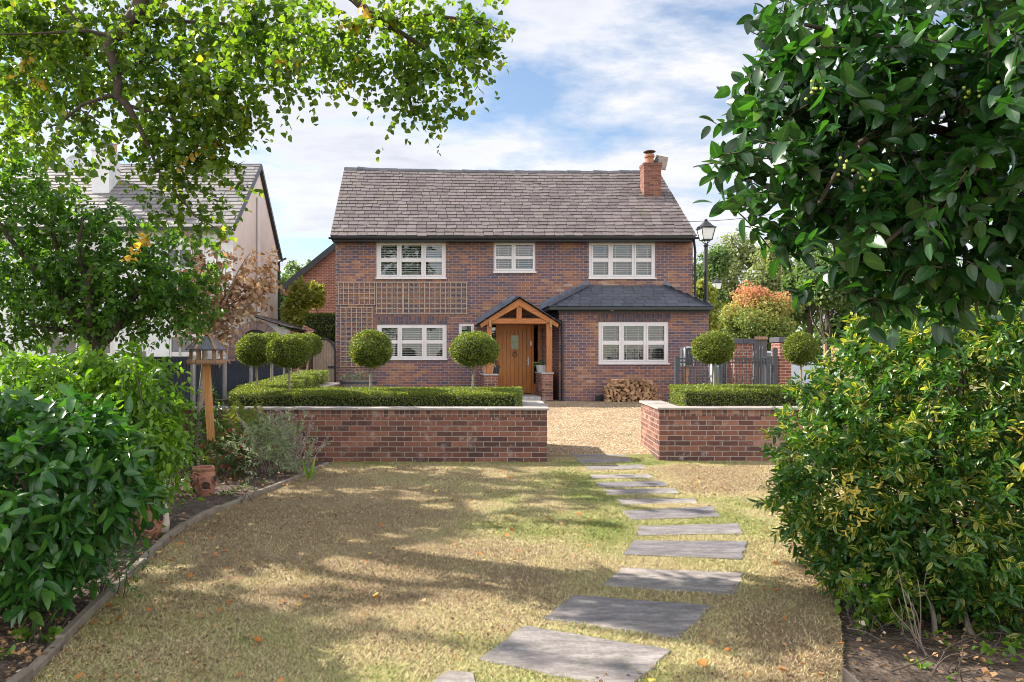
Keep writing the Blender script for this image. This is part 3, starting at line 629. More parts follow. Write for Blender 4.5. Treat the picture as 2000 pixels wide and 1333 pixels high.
def topiary(px, py, Y, rx, rz, bx, label, seed):
    cx, cz = X(px, Y), Z(py, Y); bxX = X(bx, Y); zb = .74 if Y < 12.1 else .8
    r = thing('topiary_tree', (bxX, Y, zb), label, 'topiary tree', 'lollipop topiary trees')
    sm = MB(); sm.tube([(bxX, Y, zb), (bxX + (cx-bxX)*.4 + .006, Y, (zb+cz)/2-.1), (cx, Y, cz)], [.022,.019,.018], 8); sm.build('stem', M_stem, r, smooth=True)
    lv = Leaves(); k = 11000
    d = rdir(k); ph = seed*2.1
    rr = 1 + .04*np.sin(d[:,0]*4+ph) + .04*np.sin(d[:,2]*5+ph*2+d[:,1]*3) + .03*np.sin(d[:,0]*9+d[:,2]*8+ph) + .025*rng.normal(0,1,k)*.8
    fl = np.where(d[:,2] < -.55, 1 - .25*(-d[:,2]-.55), 1.0)
    rad = np.array([rx, rx, rz]); Nn = unit(d/rad)
    P = np.array([cx, Y, cz]) + d*rad*(rr*fl)[:,None]
    clipped(lv, P, Nn, .024, .02, TD)
    d2 = rdir(1100)                               # stray shoots
    clipped(lv, np.array([cx,Y,cz]) + d2*rad*(1.02+.09*rng.random((1100,1))**2), d2, .024, .005, TD)
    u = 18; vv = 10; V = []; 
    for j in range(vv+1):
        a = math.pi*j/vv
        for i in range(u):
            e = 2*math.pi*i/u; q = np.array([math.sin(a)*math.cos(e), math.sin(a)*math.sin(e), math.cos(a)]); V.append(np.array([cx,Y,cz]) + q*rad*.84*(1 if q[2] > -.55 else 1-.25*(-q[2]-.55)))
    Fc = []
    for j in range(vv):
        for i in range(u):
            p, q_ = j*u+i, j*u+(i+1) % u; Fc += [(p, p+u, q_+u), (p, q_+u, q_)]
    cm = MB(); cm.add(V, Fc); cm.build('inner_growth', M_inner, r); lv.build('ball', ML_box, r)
def px2(n, Y): return n/F*Y
for i, (px, py, Y, wpx, hpx, bx, lb) in enumerate([
  (724,683.5,11.45,80,71,722,'ball topiary on a thin stem in front of the lower trellis'), (926,684,11.45,88,68,921,'ball topiary on a thin stem left of the oak porch'),
  (564.5,687.5,11.2,81,63,564,'broad flattened ball topiary, nearest of the left cluster'), (498,685,12.3,68,61,504,'ball topiary at the left end of the cluster, before the brick arch'),
  (530,679,13.4,58,54,529,'topiary mostly hidden between the two nearest balls of the left cluster'), (553,682,14.6,54,50,556,'topiary hidden straight behind the broad flattened ball'),
  (583,679,15.9,52,50,581,'second furthest ball topiary along the fence hedge'), (603.5,675,17,47,45,597,'furthest ball topiary, beside the arched wooden gate'),
  (1393,680.5,11.4,74,62,1396,'ball topiary on the right hedge in front of the grey iron railings'), (1564,682,11.4,58,60,1564,'ball topiary partly behind the variegated bush on the right')]):
    topiary(px, py, Y, px2(wpx/2, Y), px2(hpx/2, Y), bx, lb, i+1)
# ------------------------------------------------------------------ building helpers
def slates(mb, O, u, v, U0, U1, V, gauge, w, lo=None, hi=None, th=.023, jit=.010, wsd=.08, seed=1):
    """overlapping slates on a slope: u along the eave, v up the slope"""
    g = np.random.default_rng(seed); O = np.array(O, float); u = unit(np.array(u, float)); v = unit(np.array(v, float)); n = np.cross(u, v)
    if n[2] < 0: n = -n
    row = 0; y = 0.0
    while y < V - .02:
        a = lo(y) if lo else U0; b = hi(y) if hi else U1
        x = a - (w*.5 if row % 2 else 0) - g.random()*.02
        ln = min(gauge*1.5, V - y)
        while x < b:
            ww = w*(1 + g.normal(0, wsd)); p, q = max(x, a), min(x+ww-.013, b); x += ww
            if q - p < .015: continue
            dy = g.normal(0, jit); t0 = th*1.9 + g.random()*.006; tw = g.normal(0, .003); r = g.random()
            cs = g.random()*.02 if g.random() < .3 else 0
            def pt(s, t, h): return tuple(O + u*s + v*t + n*h)
            B = [pt(p, y+dy, t0+tw), pt(q, y+dy+cs, t0-tw), pt(q, y+ln, th*.7), pt(p, y+ln, th*.7), pt(p, y+dy, t0-th+tw-.004), pt(q, y+dy+cs, t0-th-tw-.004), pt(q, y+ln, 0), pt(p, y+ln, 0)]
            mb.add(B, [(0,1,2,3), (4,5,1,0), (5,6,2,1), (7,4,0,3)], r)
        y += gauge; row += 1
    return mb
def window(parent, x0, x1, z0, z1, Yw, lights, label=None, seed=0, sill=.045, blind=True, tilt=.35, blindz=None):
    """white casement; lights: glass rects as fractions (x0,x1,[z pairs from top])"""
    W, H = x1-x0, z1-z0; y = Yw + .025; zb = z0 + sill
    mb = MB(); gl = []
    for a, b, zs in lights:
        for c, d in zs: gl.append((x0+a*W, x0+b*W, z1-d*H, z1-c*H))
    mb.wall(y, x0+.001, x1-.001, zb, z1-.001, gl, .045)
    for a, b, zs in lights:                      # sash rims standing proud
        p, q = x0+a*W, x0+b*W; c, d = z1-zs[-1][1]*H, z1-zs[0][0]*H; e = .045; yy0, yy1 = y-.014, y+.002
        mb.box(p-e, q+e, yy0, yy1, d+.002, d+e); mb.box(p-e, q+e, yy0, yy1, c-e, c-.002); mb.box(p-e, p-.002, yy0, yy1, c-.002, d+.002); mb.box(q+.002, q+e, yy0, yy1, c-.002, d+.002)
    fr = mb.build('window', M_white, parent)
    if label: fr['label'] = label
    sb = MB(); sb.box(x0-.02, x1+.02, Yw-.05, Yw+.03, z0, zb-.001); sb.build('sill', M_white, fr, bevel=.004)
    g = MB()
    for a, b, c, d in gl: g.face([(a,y+.03,c),(b,y+.03,c),(b,y+.03,d),(a,y+.03,d)])
    g.build('pane', M_glass, fr)
    if blind:
        bm = MB(); pitch = .068; gx0 = x0+.05; gx1 = x1-.05
        for a, b, zs in lights:
            p, q = x0+a*W-.03, x0+b*W+.03; z = z0+.1
            while z < z1-.04:
                bm.bar((p, y+.13, z), (q, y+.13, z + rng.normal(0,.0015)), .052, .003, up=(0, -math.sin(tilt), math.cos(tilt))); z += pitch
            for s in (.22, .78): bm.box(p+(q-p)*s-.003, p+(q-p)*s+.003, y+.104, y+.107, z0+.08, z1-.03)
            bm.box(p, q, y+.11, y+.15, z1-.055, z1-.02)
        bm.build('blind', M_blind, fr)
    return fr
L3 = [(.068,.295,[(.10,.44),(.535,.885)]), (.362,.645,[(.10,.44),(.535,.885)]), (.712,.940,[(.10,.44),(.535,.885)])]
L2 = [(.065,.43,[(.12,.47),(.56,.86)]), (.53,.935,[(.12,.47),(.56,.86)])]
L1 = [(.2,.8,[(.08,.46),(.54,.9)])]
# ------------------------------------------------------------------ the brick house
YM, YE, YP, YB, YR = 20.9, 19.9, 19.7, 27.1, 24.0
xl, xr = X(655,YM), X(1353,YM); zg = .1; zev = Z(466, YM)
H = thing('brick_house', ((xl+xr)/2, YM, .29), 'two storey brown brick house with slate roof, white windows and an oak porch', 'house')
def wr(px0, px1, py0, py1, Y): return (X(px0,Y), X(px1,Y), Z(py1,Y), Z(py0,Y))
WUL = wr(735,871,472,546,YM); WUM = wr(964,1046,471,534,YM); WUR = wr(1150,1280.5,472,546,YM); WLL = wr(736,872.5,634,704,YM); WLM = wr(896,926,632,700,YM)
DOOR = (X(958,YM), X(1058,YM), Z(770,YM), Z(630,YM))
ex0, ex1 = X(1092,YE), X(1384,YE); WE = wr(1169,1306,629,712.5,YE)
zef = Z(602, YE)
mb = MB(); mb.wall(YM, xl, xr, zg, zev+.1, [WUL,WUM,WUR,WLL,WLM,DOOR], .11)
zr = Z(334, YR)
for x in (xl, xr): mb.face([(x,YM,zg),(x,YB,zg),(x,YB,zev+.1),(x,YR,zr-.12),(x,YM,zev+.1)])
mb.face([(xl,YB,zg),(xr,YB,zg),(xr,YB,zev),(xl,YB,zev)]); mb.build('wall', M_brick, H)
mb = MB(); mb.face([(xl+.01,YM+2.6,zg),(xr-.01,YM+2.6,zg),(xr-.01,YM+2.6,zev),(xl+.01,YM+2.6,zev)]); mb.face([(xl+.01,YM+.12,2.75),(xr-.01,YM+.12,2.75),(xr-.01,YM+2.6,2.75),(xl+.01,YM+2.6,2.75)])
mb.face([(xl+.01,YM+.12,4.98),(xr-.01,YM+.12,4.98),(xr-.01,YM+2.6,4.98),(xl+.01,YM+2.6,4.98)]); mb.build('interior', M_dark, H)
mb = MB(); mb.wall(YE, ex0, ex1, zg, zef-.02, [WE], .11)
mb.face([(ex0,YE,zg),(ex0,YM,zg),(ex0,YM,zef),(ex0,YE,zef)]); mb.face([(ex1,YE,zg),(ex1,YM,zg),(ex1,YM,zef),(ex1,YE,zef)]); mb.build('extension_wall', M_brick, H)
mb = MB()
for a, b, c, d in (WLL,): mb.box(a-.05, b+.05, YM-.003, YM+.02, d+.004, d+.235)
mb.build('lintel', M_soldier, H); mb = MB()
mb.box(WE[0]-.05, WE[1]+.05, YE-.003, YE+.02, WE[3]+.004, WE[3]+.225); mb.build('lintel', M_soldier, H)
mb = MB(); mb.box(X(1162,YE), X(1178,YE), YE-.012, YE+.02, Z(783,YE), Z(773,YE)); mb.build('air_brick', M_black, H)
# main roof
ye0, ze0 = YM-.32, zev+.0
sl = np.array([0, YR-ye0, zr-ze0]); SV = np.linalg.norm(sl); rl, rr_ = X(645,ye0+.0)-.0, X(1360.5,ye0)
mb = MB(); mb.face([(rl+.02,ye0+.02,ze0-.02),(rr_-.02,ye0+.02,ze0-.02),(rr_-.02,YR,zr-.02),(rl+.02,YR,zr-.02)])
mb.face([(rl+.02,YR,zr-.02),(rr_-.02,YR,zr-.02),(rr_-.02,YB+.3,ze0),(rl+.02,YB+.3,ze0)])
slates(mb, (0,ye0,ze0), (1,0,0), sl, rl, rr_, SV, .213, .285, seed=3)
sag = lambda x: .07 - .11*(x-rl)/(rr_-rl) + .05*((2*(x-rl)/(rr_-rl)-1)**2-1)
mb.v = [(x, y, z + sag(x)*max(0, (y-ye0)/(YR-ye0)) if y <= YR else z + sag(x)*max(0,(YB-y)/(YB-YR))) for x, y, z in mb.v]
ROOF = mb.build('roof', M_slate, H)
mb = MB(); nR = 24
for i in range(nR):
    a = rl + (rr_-rl)*i/nR; b = rl + (rr_-rl)*(i+1)/nR + .02; za = zr + sag(a) + rng.normal(0,.008) + (.012 if i % 2 else 0); zb = zr + sag(b)+rng.normal(0,.006)
    mb.add([(a,YR-.15,za-.10),(b,YR-.15,zb-.10),(b,YR-.11,zb-.03),(a,YR-.11,za-.03),(b,YR,zb+.055),(a,YR,za+.055),(b,YR+.15,zb-.1),(a,YR+.15,za-.1)], [(0,1,2,3),(3,2,4,5),(5,4,6,7),(0,3,5,7),(1,6,4,2)])
mb.build('ridge', M_ridge, H)
mb = MB(); zgt = ze0 - .005
pts = [(ye0-.1+.055*math.cos(a), zgt-.035+.055*math.sin(a)) for a in np.linspace(math.pi, 2*math.pi, 8)]
mb.add([(x, y, z) for x in (rl-.03, rr_+.03) for y, z in pts], [(i, i+1, 9+i, 8+i) for i in range(7)] + [tuple(range(7,-1,-1)), tuple(range(8,16))]); mb.build('gutter', M_black, H)
mb = MB(); mb.box(rl+.05, rr_-.05, ye0-.02, ye0+.005, ze0-.14, ze0+.0); mb.box(rl+.05, rr_-.05, ye0+.006, YM-.002, ze0-.13, ze0-.11)
for x in (rl+.03, rr_-.05): mb.bar((x, ye0, ze0-.05), (x, YR, zr-.07), .03, .1)
mb.build('fascia', M_black, H)
# chimney
yc = 22.5; cx0, cx1 = X(1258,yc), X(1291.5,yc); zc = Z(318,yc); zcb = Z(392,yc)
mb = MB(); mb.box(cx0, cx1, yc, yc+.42, zcb-.6, zc-.16); mb.box(cx0-.012, cx1+.012, yc-.012, yc+.432, zc-.16, zc-.09); mb.box(cx0-.024, cx1+.024, yc-.024, yc+.444, zc-.09, zc)
CH = mb.build('chimney', brick_mat('orange_chimney_brick', [(0,(.07,.04,.042)),(.25,(.14,.056,.042)),(.6,(.18,.074,.05)),(1,(.25,.12,.08))], (.20,.13,.105), patch=.3), H)
pcx, pcy = X(1272.5,yc), yc+.21
mb = MB(); mb.lathe([(.17,-.01),(.165,.03),(.13,.05),(.125,.2),(.155,.215),(.16,.26),(.14,.275),(.14,.31),(.10,.31)], (pcx,pcy,zc), 18); mb.build('chimney_pot', simple('orange_clay', (.27,.115,.065), .8, .3, 9), CH, smooth=True)
mb = MB()
for k in range(6):
    a = k*math.pi/3; mb.tube([(pcx+.11*math.cos(a), pcy+.11*math.sin(a), zc+.3), (pcx+.12*math.cos(a), pcy+.12*math.sin(a), zc+.39)], .006, 5)
mb.lathe([(.185,.385),(.19,.40),(.12,.43),(.05,.45),(0,.46)], (pcx,pcy,zc), 18); mb.lathe([(.185,.385),(0,.385)], (pcx,pcy,zc), 18); mb.build('cowl', simple('rusted_cowl', (.10,.06,.05), .7, .3, 12), CH)
mb = MB(); mb.bar((cx0-.1, yc-.10, zcb+.0), (cx1+.12, yc-.10, zcb+.0), .14, .02, up=(0,-.6,.8)); mb.bar((cx1+.06, yc-.05, zcb+.04), (cx1+.06, yc+.42, zcb+.44), .10, .02); mb.bar((cx0-.05, yc-.05, zcb+.04), (cx0-.05, yc+.42, zcb+.44), .08, .02); mb.build('flashing', M_lead, CH)
# windows
window(H, *WUL, YM, L3, 'upstairs left window with three lights', tilt=.8); window(H, *WUM, YM, L2, 'small upstairs middle window with two lights', tilt=.5); window(H, *WUR, YM, L3, 'upstairs right window with three lights', tilt=.5)
window(H, *WLL, YM, L3, 'downstairs left window behind the topiary', tilt=.55); window(H, *WLM, YM, L1, 'narrow single window beside the porch'); window(H, *WE, YE, L3, 'extension window with three lights', tilt=.25)
# extension roof
yxe = YE-.22; zxe = Z(599.5, yxe); zxt = Z(558, YM); el0, el1 = X(1071,yxe), X(1393,yxe); tl0, tl1 = X(1150,YM), X(1296,YM)
sv = np.array([0, YM-yxe, zxt-zxe]); V_ = np.linalg.norm(sv)
mb = MB(); mb.face([(el0+.02,yxe+.02,zxe-.02),(el1-.02,yxe+.02,zxe-.02),(tl1,YM,zxt-.02),(tl0,YM,zxt-.02)])
slates(mb, (0,yxe,zxe), (1,0,0), sv, el0, el1, V_, .20, .30, lo=lambda v: el0+(tl0-el0)*v/V_, hi=lambda v: el1+(tl1-el1)*v/V_, seed=5, jit=.003, th=.009)
for xe, xt, s in ((el0, tl0, 1), (el1, tl1, -1)):  # hipped ends
    run = abs(xt-xe); hv = np.array([s*run, 0, zxt-zxe]); HV = np.linalg.norm(hv)
    mb.face([(xe+.02*s,yxe+.02,zxe-.03),(xt,YM,zxt-.03),(xe+.02*s,YM,zxe-.03)])
    slates(mb, (xe,yxe,zxe), (0,1,0), hv, 0, YM-yxe, HV, .20, .30, lo=lambda v: (YM-yxe)*v/HV, hi=lambda v: YM-yxe, seed=8, jit=.003, th=.009)
    mb.bar((xe, yxe, zxe+.02), (xt, YM, zxt+.02), .09, .03)
mb.build('extension_roof', M_slateD, H)
mb = MB(); mb.box(el0+.02, el1-.02, yxe-.075, yxe+.0, zxe-.085, zxe-.01); mb.box(ex0-.03, ex1+.03, YE-.045, YE-.003, Z(611,YE), zxe-.05); mb.box(el0+.03,el1-.03,yxe,YE-.046,zxe-.09,zxe-.075)
mb.box(el0+.01, ex0-.031, yxe+.001, YM-.01, zxe-.09, zxe-.02); mb.box(ex1+.031, el1-.01, yxe+.001, YM-.01, zxe-.09, zxe-.02); mb.build('extension_fascia', M_black, H)
# stepped lead flashing of the extension and porch roofs
mb = MB()
def steps(x0, z0, x1, z1, n, w=.14, h=.15):
    for i in range(n):
        t0, t1 = i/n, (i+1)/n; xa, xb = x0+(x1-x0)*t0, x0+(x1-x0)*t1; za = z0+(z1-z0)*t0; zb = z0+(z1-z0)*t1
        mb.box(min(xa,xb), max(xa,xb), YM-.006-.0005*(i % 2), YM+.01, min(za,zb)-.03, max(za,zb)+h)
steps(el0-.05, zxe, tl0, zxt-.03, 9); mb.build('flashing', M_lead, H); mb = MB(); steps(el1, zxe, tl1, zxt-.03, 8); mb.build('flashing', M_lead, H); mb = MB()
ax, az = X(1014,YP), Z(581,YP); pl_, pr_ = X(938,YP), X(1091,YP); pz = Z(637,YP)
steps(pl_-.02, pz+.06, ax, az-.02, 9, h=.17); mb.build('flashing', M_lead, H); mb = MB(); steps(pr_+.02, pz+.06, ax, az-.02, 9, h=.17)
mb.build('flashing', M_lead, H)
# porch
PO = [(951,961),(1067.5,1078.5)]
for (a, b), zb in zip(PO, (Z(731,YP), Z(728,YP))):
    mb = MB(); mb.box(X(a,YP), X(b,YP), YP, YP+.13, zb, Z(633,YP)); mb.build('porch_post', M_oak, H, bevel=.006)
mb = MB(); zt0, zt1 = Z(632.5,YP), Z(622.5,YP); mb.box(X(945,YP), X(1084,YP), YP-.003, YP+.13, zt0, zt1); mb.build('tie_beam', M_oakh, H, bevel=.005)
mb = MB(); mb.box(X(1009,YP), X(1019,YP), YP+.005, YP+.12, zt1, az-.1); mb.build('king_post', M_oak, H, bevel=.005)
for sx, tip in ((-1, pl_), (1, pr_)):
    mb = MB(); d = np.array([tip-ax, pz-az]); n2 = d/np.linalg.norm(d); th = .19
    mb.prism([(ax, az-.03), (ax, az-.03-th*1.12), (tip+ (-sx)*.02, pz-.03-.02), (tip, pz+.06)], YP-.03, YP+.11); mb.build('rafter', M_oakh, H, bevel=.005)
    mb = MB(); mb.bar((X(PO[0][0]+5,YP) if sx < 0 else X(PO[1][0]+5,YP), YP+.13, Z(628,YP)), (X(PO[0][0]+5,YP) if sx < 0 else X(PO[1][0]+5,YP), YM, Z(628,YP)), .12, .12); mb.build('wall_plate', M_oakh, H)
    mb = MB(); mb.bar((ax-.0+sx*.02, YP+.16, az-.25),(ax+sx*.02, YP+.18, az-.25), .01,.01)
    kx = X(957 if sx < 0 else 1075, YP); mb = MB(); mb.bar((kx, YP-.05, Z(640,YP)), (kx, YP-.035, Z(626,YP)), .055, .04); mb.build('beam_peg', M_pined, H)
mb = MB()
for sx, tip in ((-1, pl_-.05), (1, pr_+.05)):
    v = np.array([ax-tip, 0, az-(pz+.06)]); VV = np.linalg.norm(v); y0, y1 = YP-.09, YM
    mb.add([(tip,y0,pz+.05),(ax,y0,az-.02),(ax,y1,az-.02),(tip,y1,pz+.05)], [(0,1,2,3)])
    slates(mb, (tip, y0, pz+.065), (0,1,0), v, 0, y1-y0, VV, .2, .28, seed=9+sx, th=.01)
mb.box(ax-.06, ax+.06, YP-.1, YM, az+.0, az+.035); mb.build('porch_roof', M_slateD, H)
for (a, b, zt, x0p, x1p) in ((0,0,Z(731,YP),X(945,YP),X(972,YP)), (0,0,Z(728,YP),X(1058.5,YP),X(1079.5,YP))):
    mb = MB(); mb.box(x0p, x1p, YP-.06, YM-.002, zg, zt-.04); pp = mb.build('porch_plinth', M_wallbrick, H)
    mb = MB(); mb.box(x0p-.02, x1p+.02, YP-.08, YM-.002, zt-.04+.001, zt); mb.build('plinth_cap', M_conc, pp, bevel=.006)
mb = MB(); mb.box(X(972,YP)+.022, X(1058.5,YP)-.022, YP-.05, YM-.003, zg, .44); mb.build('step', M_conc, H, bevel=.01)
mb = MB(); dy = YM+.07
mb.box(DOOR[0], X(972,YM), dy+.03, dy+.05, DOOR[2], DOOR[3]); mb.build('side_light', M_glass, H); mb = MB(); mb.box(X(1038.5,YM)+.07, X(1052,YM), dy+.03, dy+.05, DOOR[2]+.3, DOOR[3]); mb.build('side_light', M_glass, H)
mb = MB(); d0, d1 = X(973,YM), X(1038.5,YM); fw = .055
for x in (DOOR[0]-.03, d0-fw, d1+.001, X(1052,YM), DOOR[1]-.03): mb.box(x, x+fw, YM+.0, YM+.10, DOOR[2], DOOR[3])
mb.box(DOOR[0], DOOR[1], YM+.001, YM+.099, DOOR[3]-.07, DOOR[3]); mb.box(d1+.06, X(1052,YM), YM+.002, YM+.098, DOOR[2], DOOR[2]+.3); mb.box(d1+.06, X(1052,YM), YM+.002, YM+.098, DOOR[2]+.9, DOOR[2]+.94)
mb.box(X(1052,YM)+fw, DOOR[1]-.03, YM+.03, YM+.06, DOOR[2], DOOR[3]-.07); mb.build('door_frame', M_oak, H, bevel=.004)
mb = MB(); z0, z1 = DOOR[2]+.02, DOOR[3]-.075; gx0, gx1, gz0, gz1 = X(998.5,YM), X(1013,YM), Z(682.5,YM), Z(655.5,YM)
xs = list(np.linspace(d0+.14, d1-.14, 7)); yd = YM+.045
mb.box(d0+.003, d0+.135, yd-.012, yd+.03, z0, z1); mb.box(d1-.135, d1-.003, yd-.012, yd+.03, z0, z1); mb.box(d0+.135, d1-.135, yd-.0121, yd+.03, z1-.15, z1-.0005)
for a, b in zip(xs, xs[1:]):
    if b < gx0 or a > gx1: mb.box(a+.004, b-.004, yd, yd+.03, z0, z1-.151)
    else: mb.box(a+.004, b-.004, yd, yd+.03, z0, gz0-.03); mb.box(a+.004, b-.004, yd, yd+.03, gz1+.03, z1-.151)
mb.box(d0+.13, d1-.13, yd+.02, yd+.035, z0, gz0-.03); mb.box(gx0-.03,gx1+.03,yd-.015,yd+.02,gz1,gz1+.03); mb.box(gx0-.03,gx1+.03,yd-.015,yd+.02,gz0-.03,gz0); mb.box(gx0-.03,gx0,yd-.015,yd+.02,gz0,gz1); mb.box(gx1,gx1+.03,yd-.015,yd+.02,gz0,gz1)
D_ = mb.build('door', M_door, H, bevel=.003)
mb = MB(); mb.box(gx0, gx1, yd+.0, yd+.012, gz0, gz1); mb.build('door_glass', simple('green_door_glass', (.10,.14,.05), .15, .5, 30, .6, bmp=0), D_)
mb = MB(); kx, kz = X(1005.5,YM), Z(693,YM); mb.tube([(kx+.055*math.cos(a), yd-.025, kz+.065*math.sin(a)) for a in np.linspace(0,6.28,16)], .011, 6); mb.box(kx-.025,kx+.025,yd-.02,yd,kz+.04,kz+.1); mb.build('knocker', M_lampb, D_)
mb = MB(); hx = X(1032,YM); mb.box(hx-.015,hx+.015,yd-.022,yd-.012,Z(714,YM),Z(699,YM)); mb.tube([(hx,yd-.02,Z(704,YM)),(hx,yd-.06,Z(704,YM)),(hx-.09,yd-.06,Z(704,YM))], .009, 6); mb.build('handle', M_steel, D_)
mb = MB(); mb.box(X(1037,YM)-.02, X(1037,YM)+.02, YM-.025, YM-.001, Z(676,YM), Z(667,YM)); mb.build('doorbell', M_white, H)
# rainwater pipes, camera
mb = MB(); px_ = X(1097.5,YE); mb.tube([(px_,YE-.06,.31),(px_,YE-.06,Z(628,YE)),(px_-.13,YE+.0,Z(624,YE)),(pr_+.05,YP+.1,pz+.02)], .034, 10)
for z in (.6,1.4,2.2): mb.lathe([(.041,0),(.041,.05)], (px_,YE-.06,z), 10)
mb.build('downpipe', M_black, H, smooth=True)
mb = MB(); mb.tube([(rr_-.1,ye0-.05,ze0-.1),(xr+.05,YM-.05,ze0-.35),(xr+.05,YM-.05,3.0)], .034, 10); mb.build('downpipe', M_black, H, smooth=True)
mb = MB(); cz_ = Z(604.5,YE); cxx = X(1194.5,YE); mb.tube([(cxx+.045*math.cos(a), YE-.09, cz_+.045*math.sin(a)) for a in np.linspace(0,6.28,16)], .014, 6); mb.tube([(cxx,YE-.09,cz_),(cxx,YE-.05,cz_)], .035, 12); mb.build('security_camera', M_white, H)
mb = MB(); mb.tube([(xr-.25,YR-.6,zr-.2),(xr-.25,YR-.6,zr+.3)], .025, 8); mb.build('mast', M_steel, H)
t = thing('flat_aerial', (xr-.12,YR-.62,zr), 'weathered flat brown panel aerial on a pole behind the orange chimney', 'aerial')
mb = MB(); mb.bar((xr-.36,YR-.66,zr+.14),(xr+.05,YR-.66,zr+.05), .06, .42); mb.build('panel', simple('brown_panel', (.25,.19,.16), .7, .2, 9), t)
mb = MB(); mb.bar((xr-.3,YR-.62,zr+.1),(xr-.1,YR-.62,zr+.1), .03, .03); mb.build('bracket', M_steel, t)
# pigeon
bx, by, bz = X(1286,yc), yc+.2, zc
mb = MB(); mb.lathe([(.0,-.005),(.045,.02),(.07,.07),(.062,.13),(.035,.17),(.03,.19),(.036,.21),(.03,.235),(0,.25)], (0,0,0), 12, sx=1.15, sy=.85)
mb.v = [(bx + x + z*.28 - .03, by + y, bz + z*.92 + .03) for x, y, z in mb.v]
mb.add([(bx-.03,by-.03,bz+.09),(bx-.03,by+.03,bz+.09),(bx-.15,by+.03,bz-.0),(bx-.15,by-.03,bz-.0),(bx-.04,by,bz+.05)], [(0,1,2,3),(0,3,4),(1,4,2),(2,4,3)]); mb.add([(bx+.055,by-.008,bz+.24),(bx+.055,by+.008,bz+.24),(bx+.09,by,bz+.225),(bx+.055,by,bz+.228)], [(0,1,2),(0,2,3),(1,3,2)])
for s in (-.02,.02): mb.tube([(bx-.01,by+s,bz+.05),(bx-.01,by+s,bz)], .005, 5)
o = mb.build('pigeon', M_bird, None, smooth=True); rebase(o, (bx,by,bz)); tag(o, 'dark pigeon perched on the brick chimney beside its pot', 'bird')
# trellis panels
def trellis(p0, p1, q0, q1, nx, nz, label, Y=YM):
    x0, x1, z0, z1 = X(p0,Y), X(p1,Y), Z(q1,Y), Z(q0,Y); mb = MB()
    for i in range(nx):
        x = x0+(x1-x0)*i/(nx-1); mb.box(x-.011, x+.011, Y-.048, Y-.026, z0-.02, z1+.02, random.random())
    for j in range(nz):
        z = z0+(z1-z0)*j/(nz-1); mb.box(x0-.02, x1+.02, Y-.0255, Y-.006, z-.011, z+.011)
    o = mb.build('trellis_panel', M_trellis, None); rebase(o, ((x0+x1)/2, Y, z0)); tag(o, label, 'trellis', 'wooden trellis panels on the house wall')
trellis(661,732,553,595,8,5,'small wooden trellis panel at the left end of the upper row')
trellis(735.5,786,553,613,6,7,'middle wooden trellis panel under the upstairs left window')
trellis(788,911,553,613,13,7,'longest wooden trellis panel at the right of the upper row')
trellis(666,727,601,716,7,13,'tall narrow wooden trellis panel beside the downstairs window')

# ------------------------------------------------------------------ neighbour's house
nx1 = X(455,YM); nx0 = -13.5; nze = Z(447,YM); nzr = Z(323,YR)
NH = thing('white_house', ((nx0+nx1)/2, YM, .29), 'white rendered neighbouring house with slate roof and tall white chimney', 'house')
WN = [(X(322,YM),X(400,YM),Z(640,YM)+.9,Z(478,YM)), (-11.2,-9.4,3.2,4.75), (X(330,YM),X(395,YM),.95,2.25), (-11.2,-9.2,.9,2.3)]
mb = MB(); mb.wall(YM, nx0, nx1, 0, nze+.1, WN, .1)
for x in (nx0,): mb.face([(x,YM,0),(x,YB,0),(x,YB,nze),(x,YR,nzr-.1),(x,YM,nze)])
mb.face([(nx0,YB,0),(nx1,YB,0),(nx1,YB,nze),(nx0,YB,nze)]); mb.build('wall', M_renderw, NH)
mb = MB(); mb.face([(nx1,YM,0),(nx1,YB,0),(nx1,YB,nze+.1),(nx1,YR,nzr-.1),(nx1,YM,nze+.1)]); mb.build('gable_wall', M_render, NH)
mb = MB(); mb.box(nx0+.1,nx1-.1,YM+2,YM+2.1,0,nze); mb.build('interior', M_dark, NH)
for k, a in enumerate(WN): window(NH, *a, YM, L2 if k % 2 else L3, blind=False)
mb = MB()
for a in WN[:2]:
    mb = MB()
    cxm, rw = (a[0]+a[1])/2, (a[1]-a[0])/2+.1; mb.tube([(cxm+rw*math.cos(t), YM-.02, a[3]+.02+.22*math.sin(t)) for t in np.linspace(0,math.pi,12)], .045, 6); mb.build('window_arch', M_renderw, NH)
nye, nzl = YM-.25, nze-.02; sl = np.array([0, YR-nye, nzr-nzl]); SV = np.linalg.norm(sl); nre = nx1+.1
mb = MB(); mb.face([(nx0,nye+.02,nzl-.02),(nre-.02,nye+.02,nzl-.02),(nre-.02,YR,nzr-.02),(nx0,YR,nzr-.02)]); mb.face([(nx0,YR,nzr-.02),(nre-.02,YR,nzr-.02),(nre-.02,YB+.3,nze-.02),(nx0,YB+.3,nze-.02)])
slates(mb, (0,nye,nzl), (1,0,0), sl, nx0, nre, SV, .23, .36, seed=13); mb.build('roof', M_slateN, NH)
mb = MB()
for i in range(16):
    a = nx0+(nre-nx0)*i/16; b = nx0+(nre-nx0)*(i+1)/16+.01; z = nzr+rng.normal(0,.005)
    mb.add([(a,YR-.13,z-.08),(b,YR-.13,z-.08),(b,YR,z+.05),(a,YR,z+.05),(b,YR+.13,z-.08),(a,YR+.13,z-.08)], [(0,1,2,3),(3,2,4,5),(0,3,5),(1,4,2)])
mb.build('ridge', M_ridge, NH)
mb = MB(); mb.bar((nre,nye,nzl-.03),(nre,YR,nzr-.03),.04,.14); mb.bar((nre,YR,nzr-.03),(nre,YB+.3,nze-.05),.04,.14); mb.box(nx0,nre,nye-.1,nye-.002,nzl-.08,nzl-.01); mb.build('bargeboard', M_black, NH)
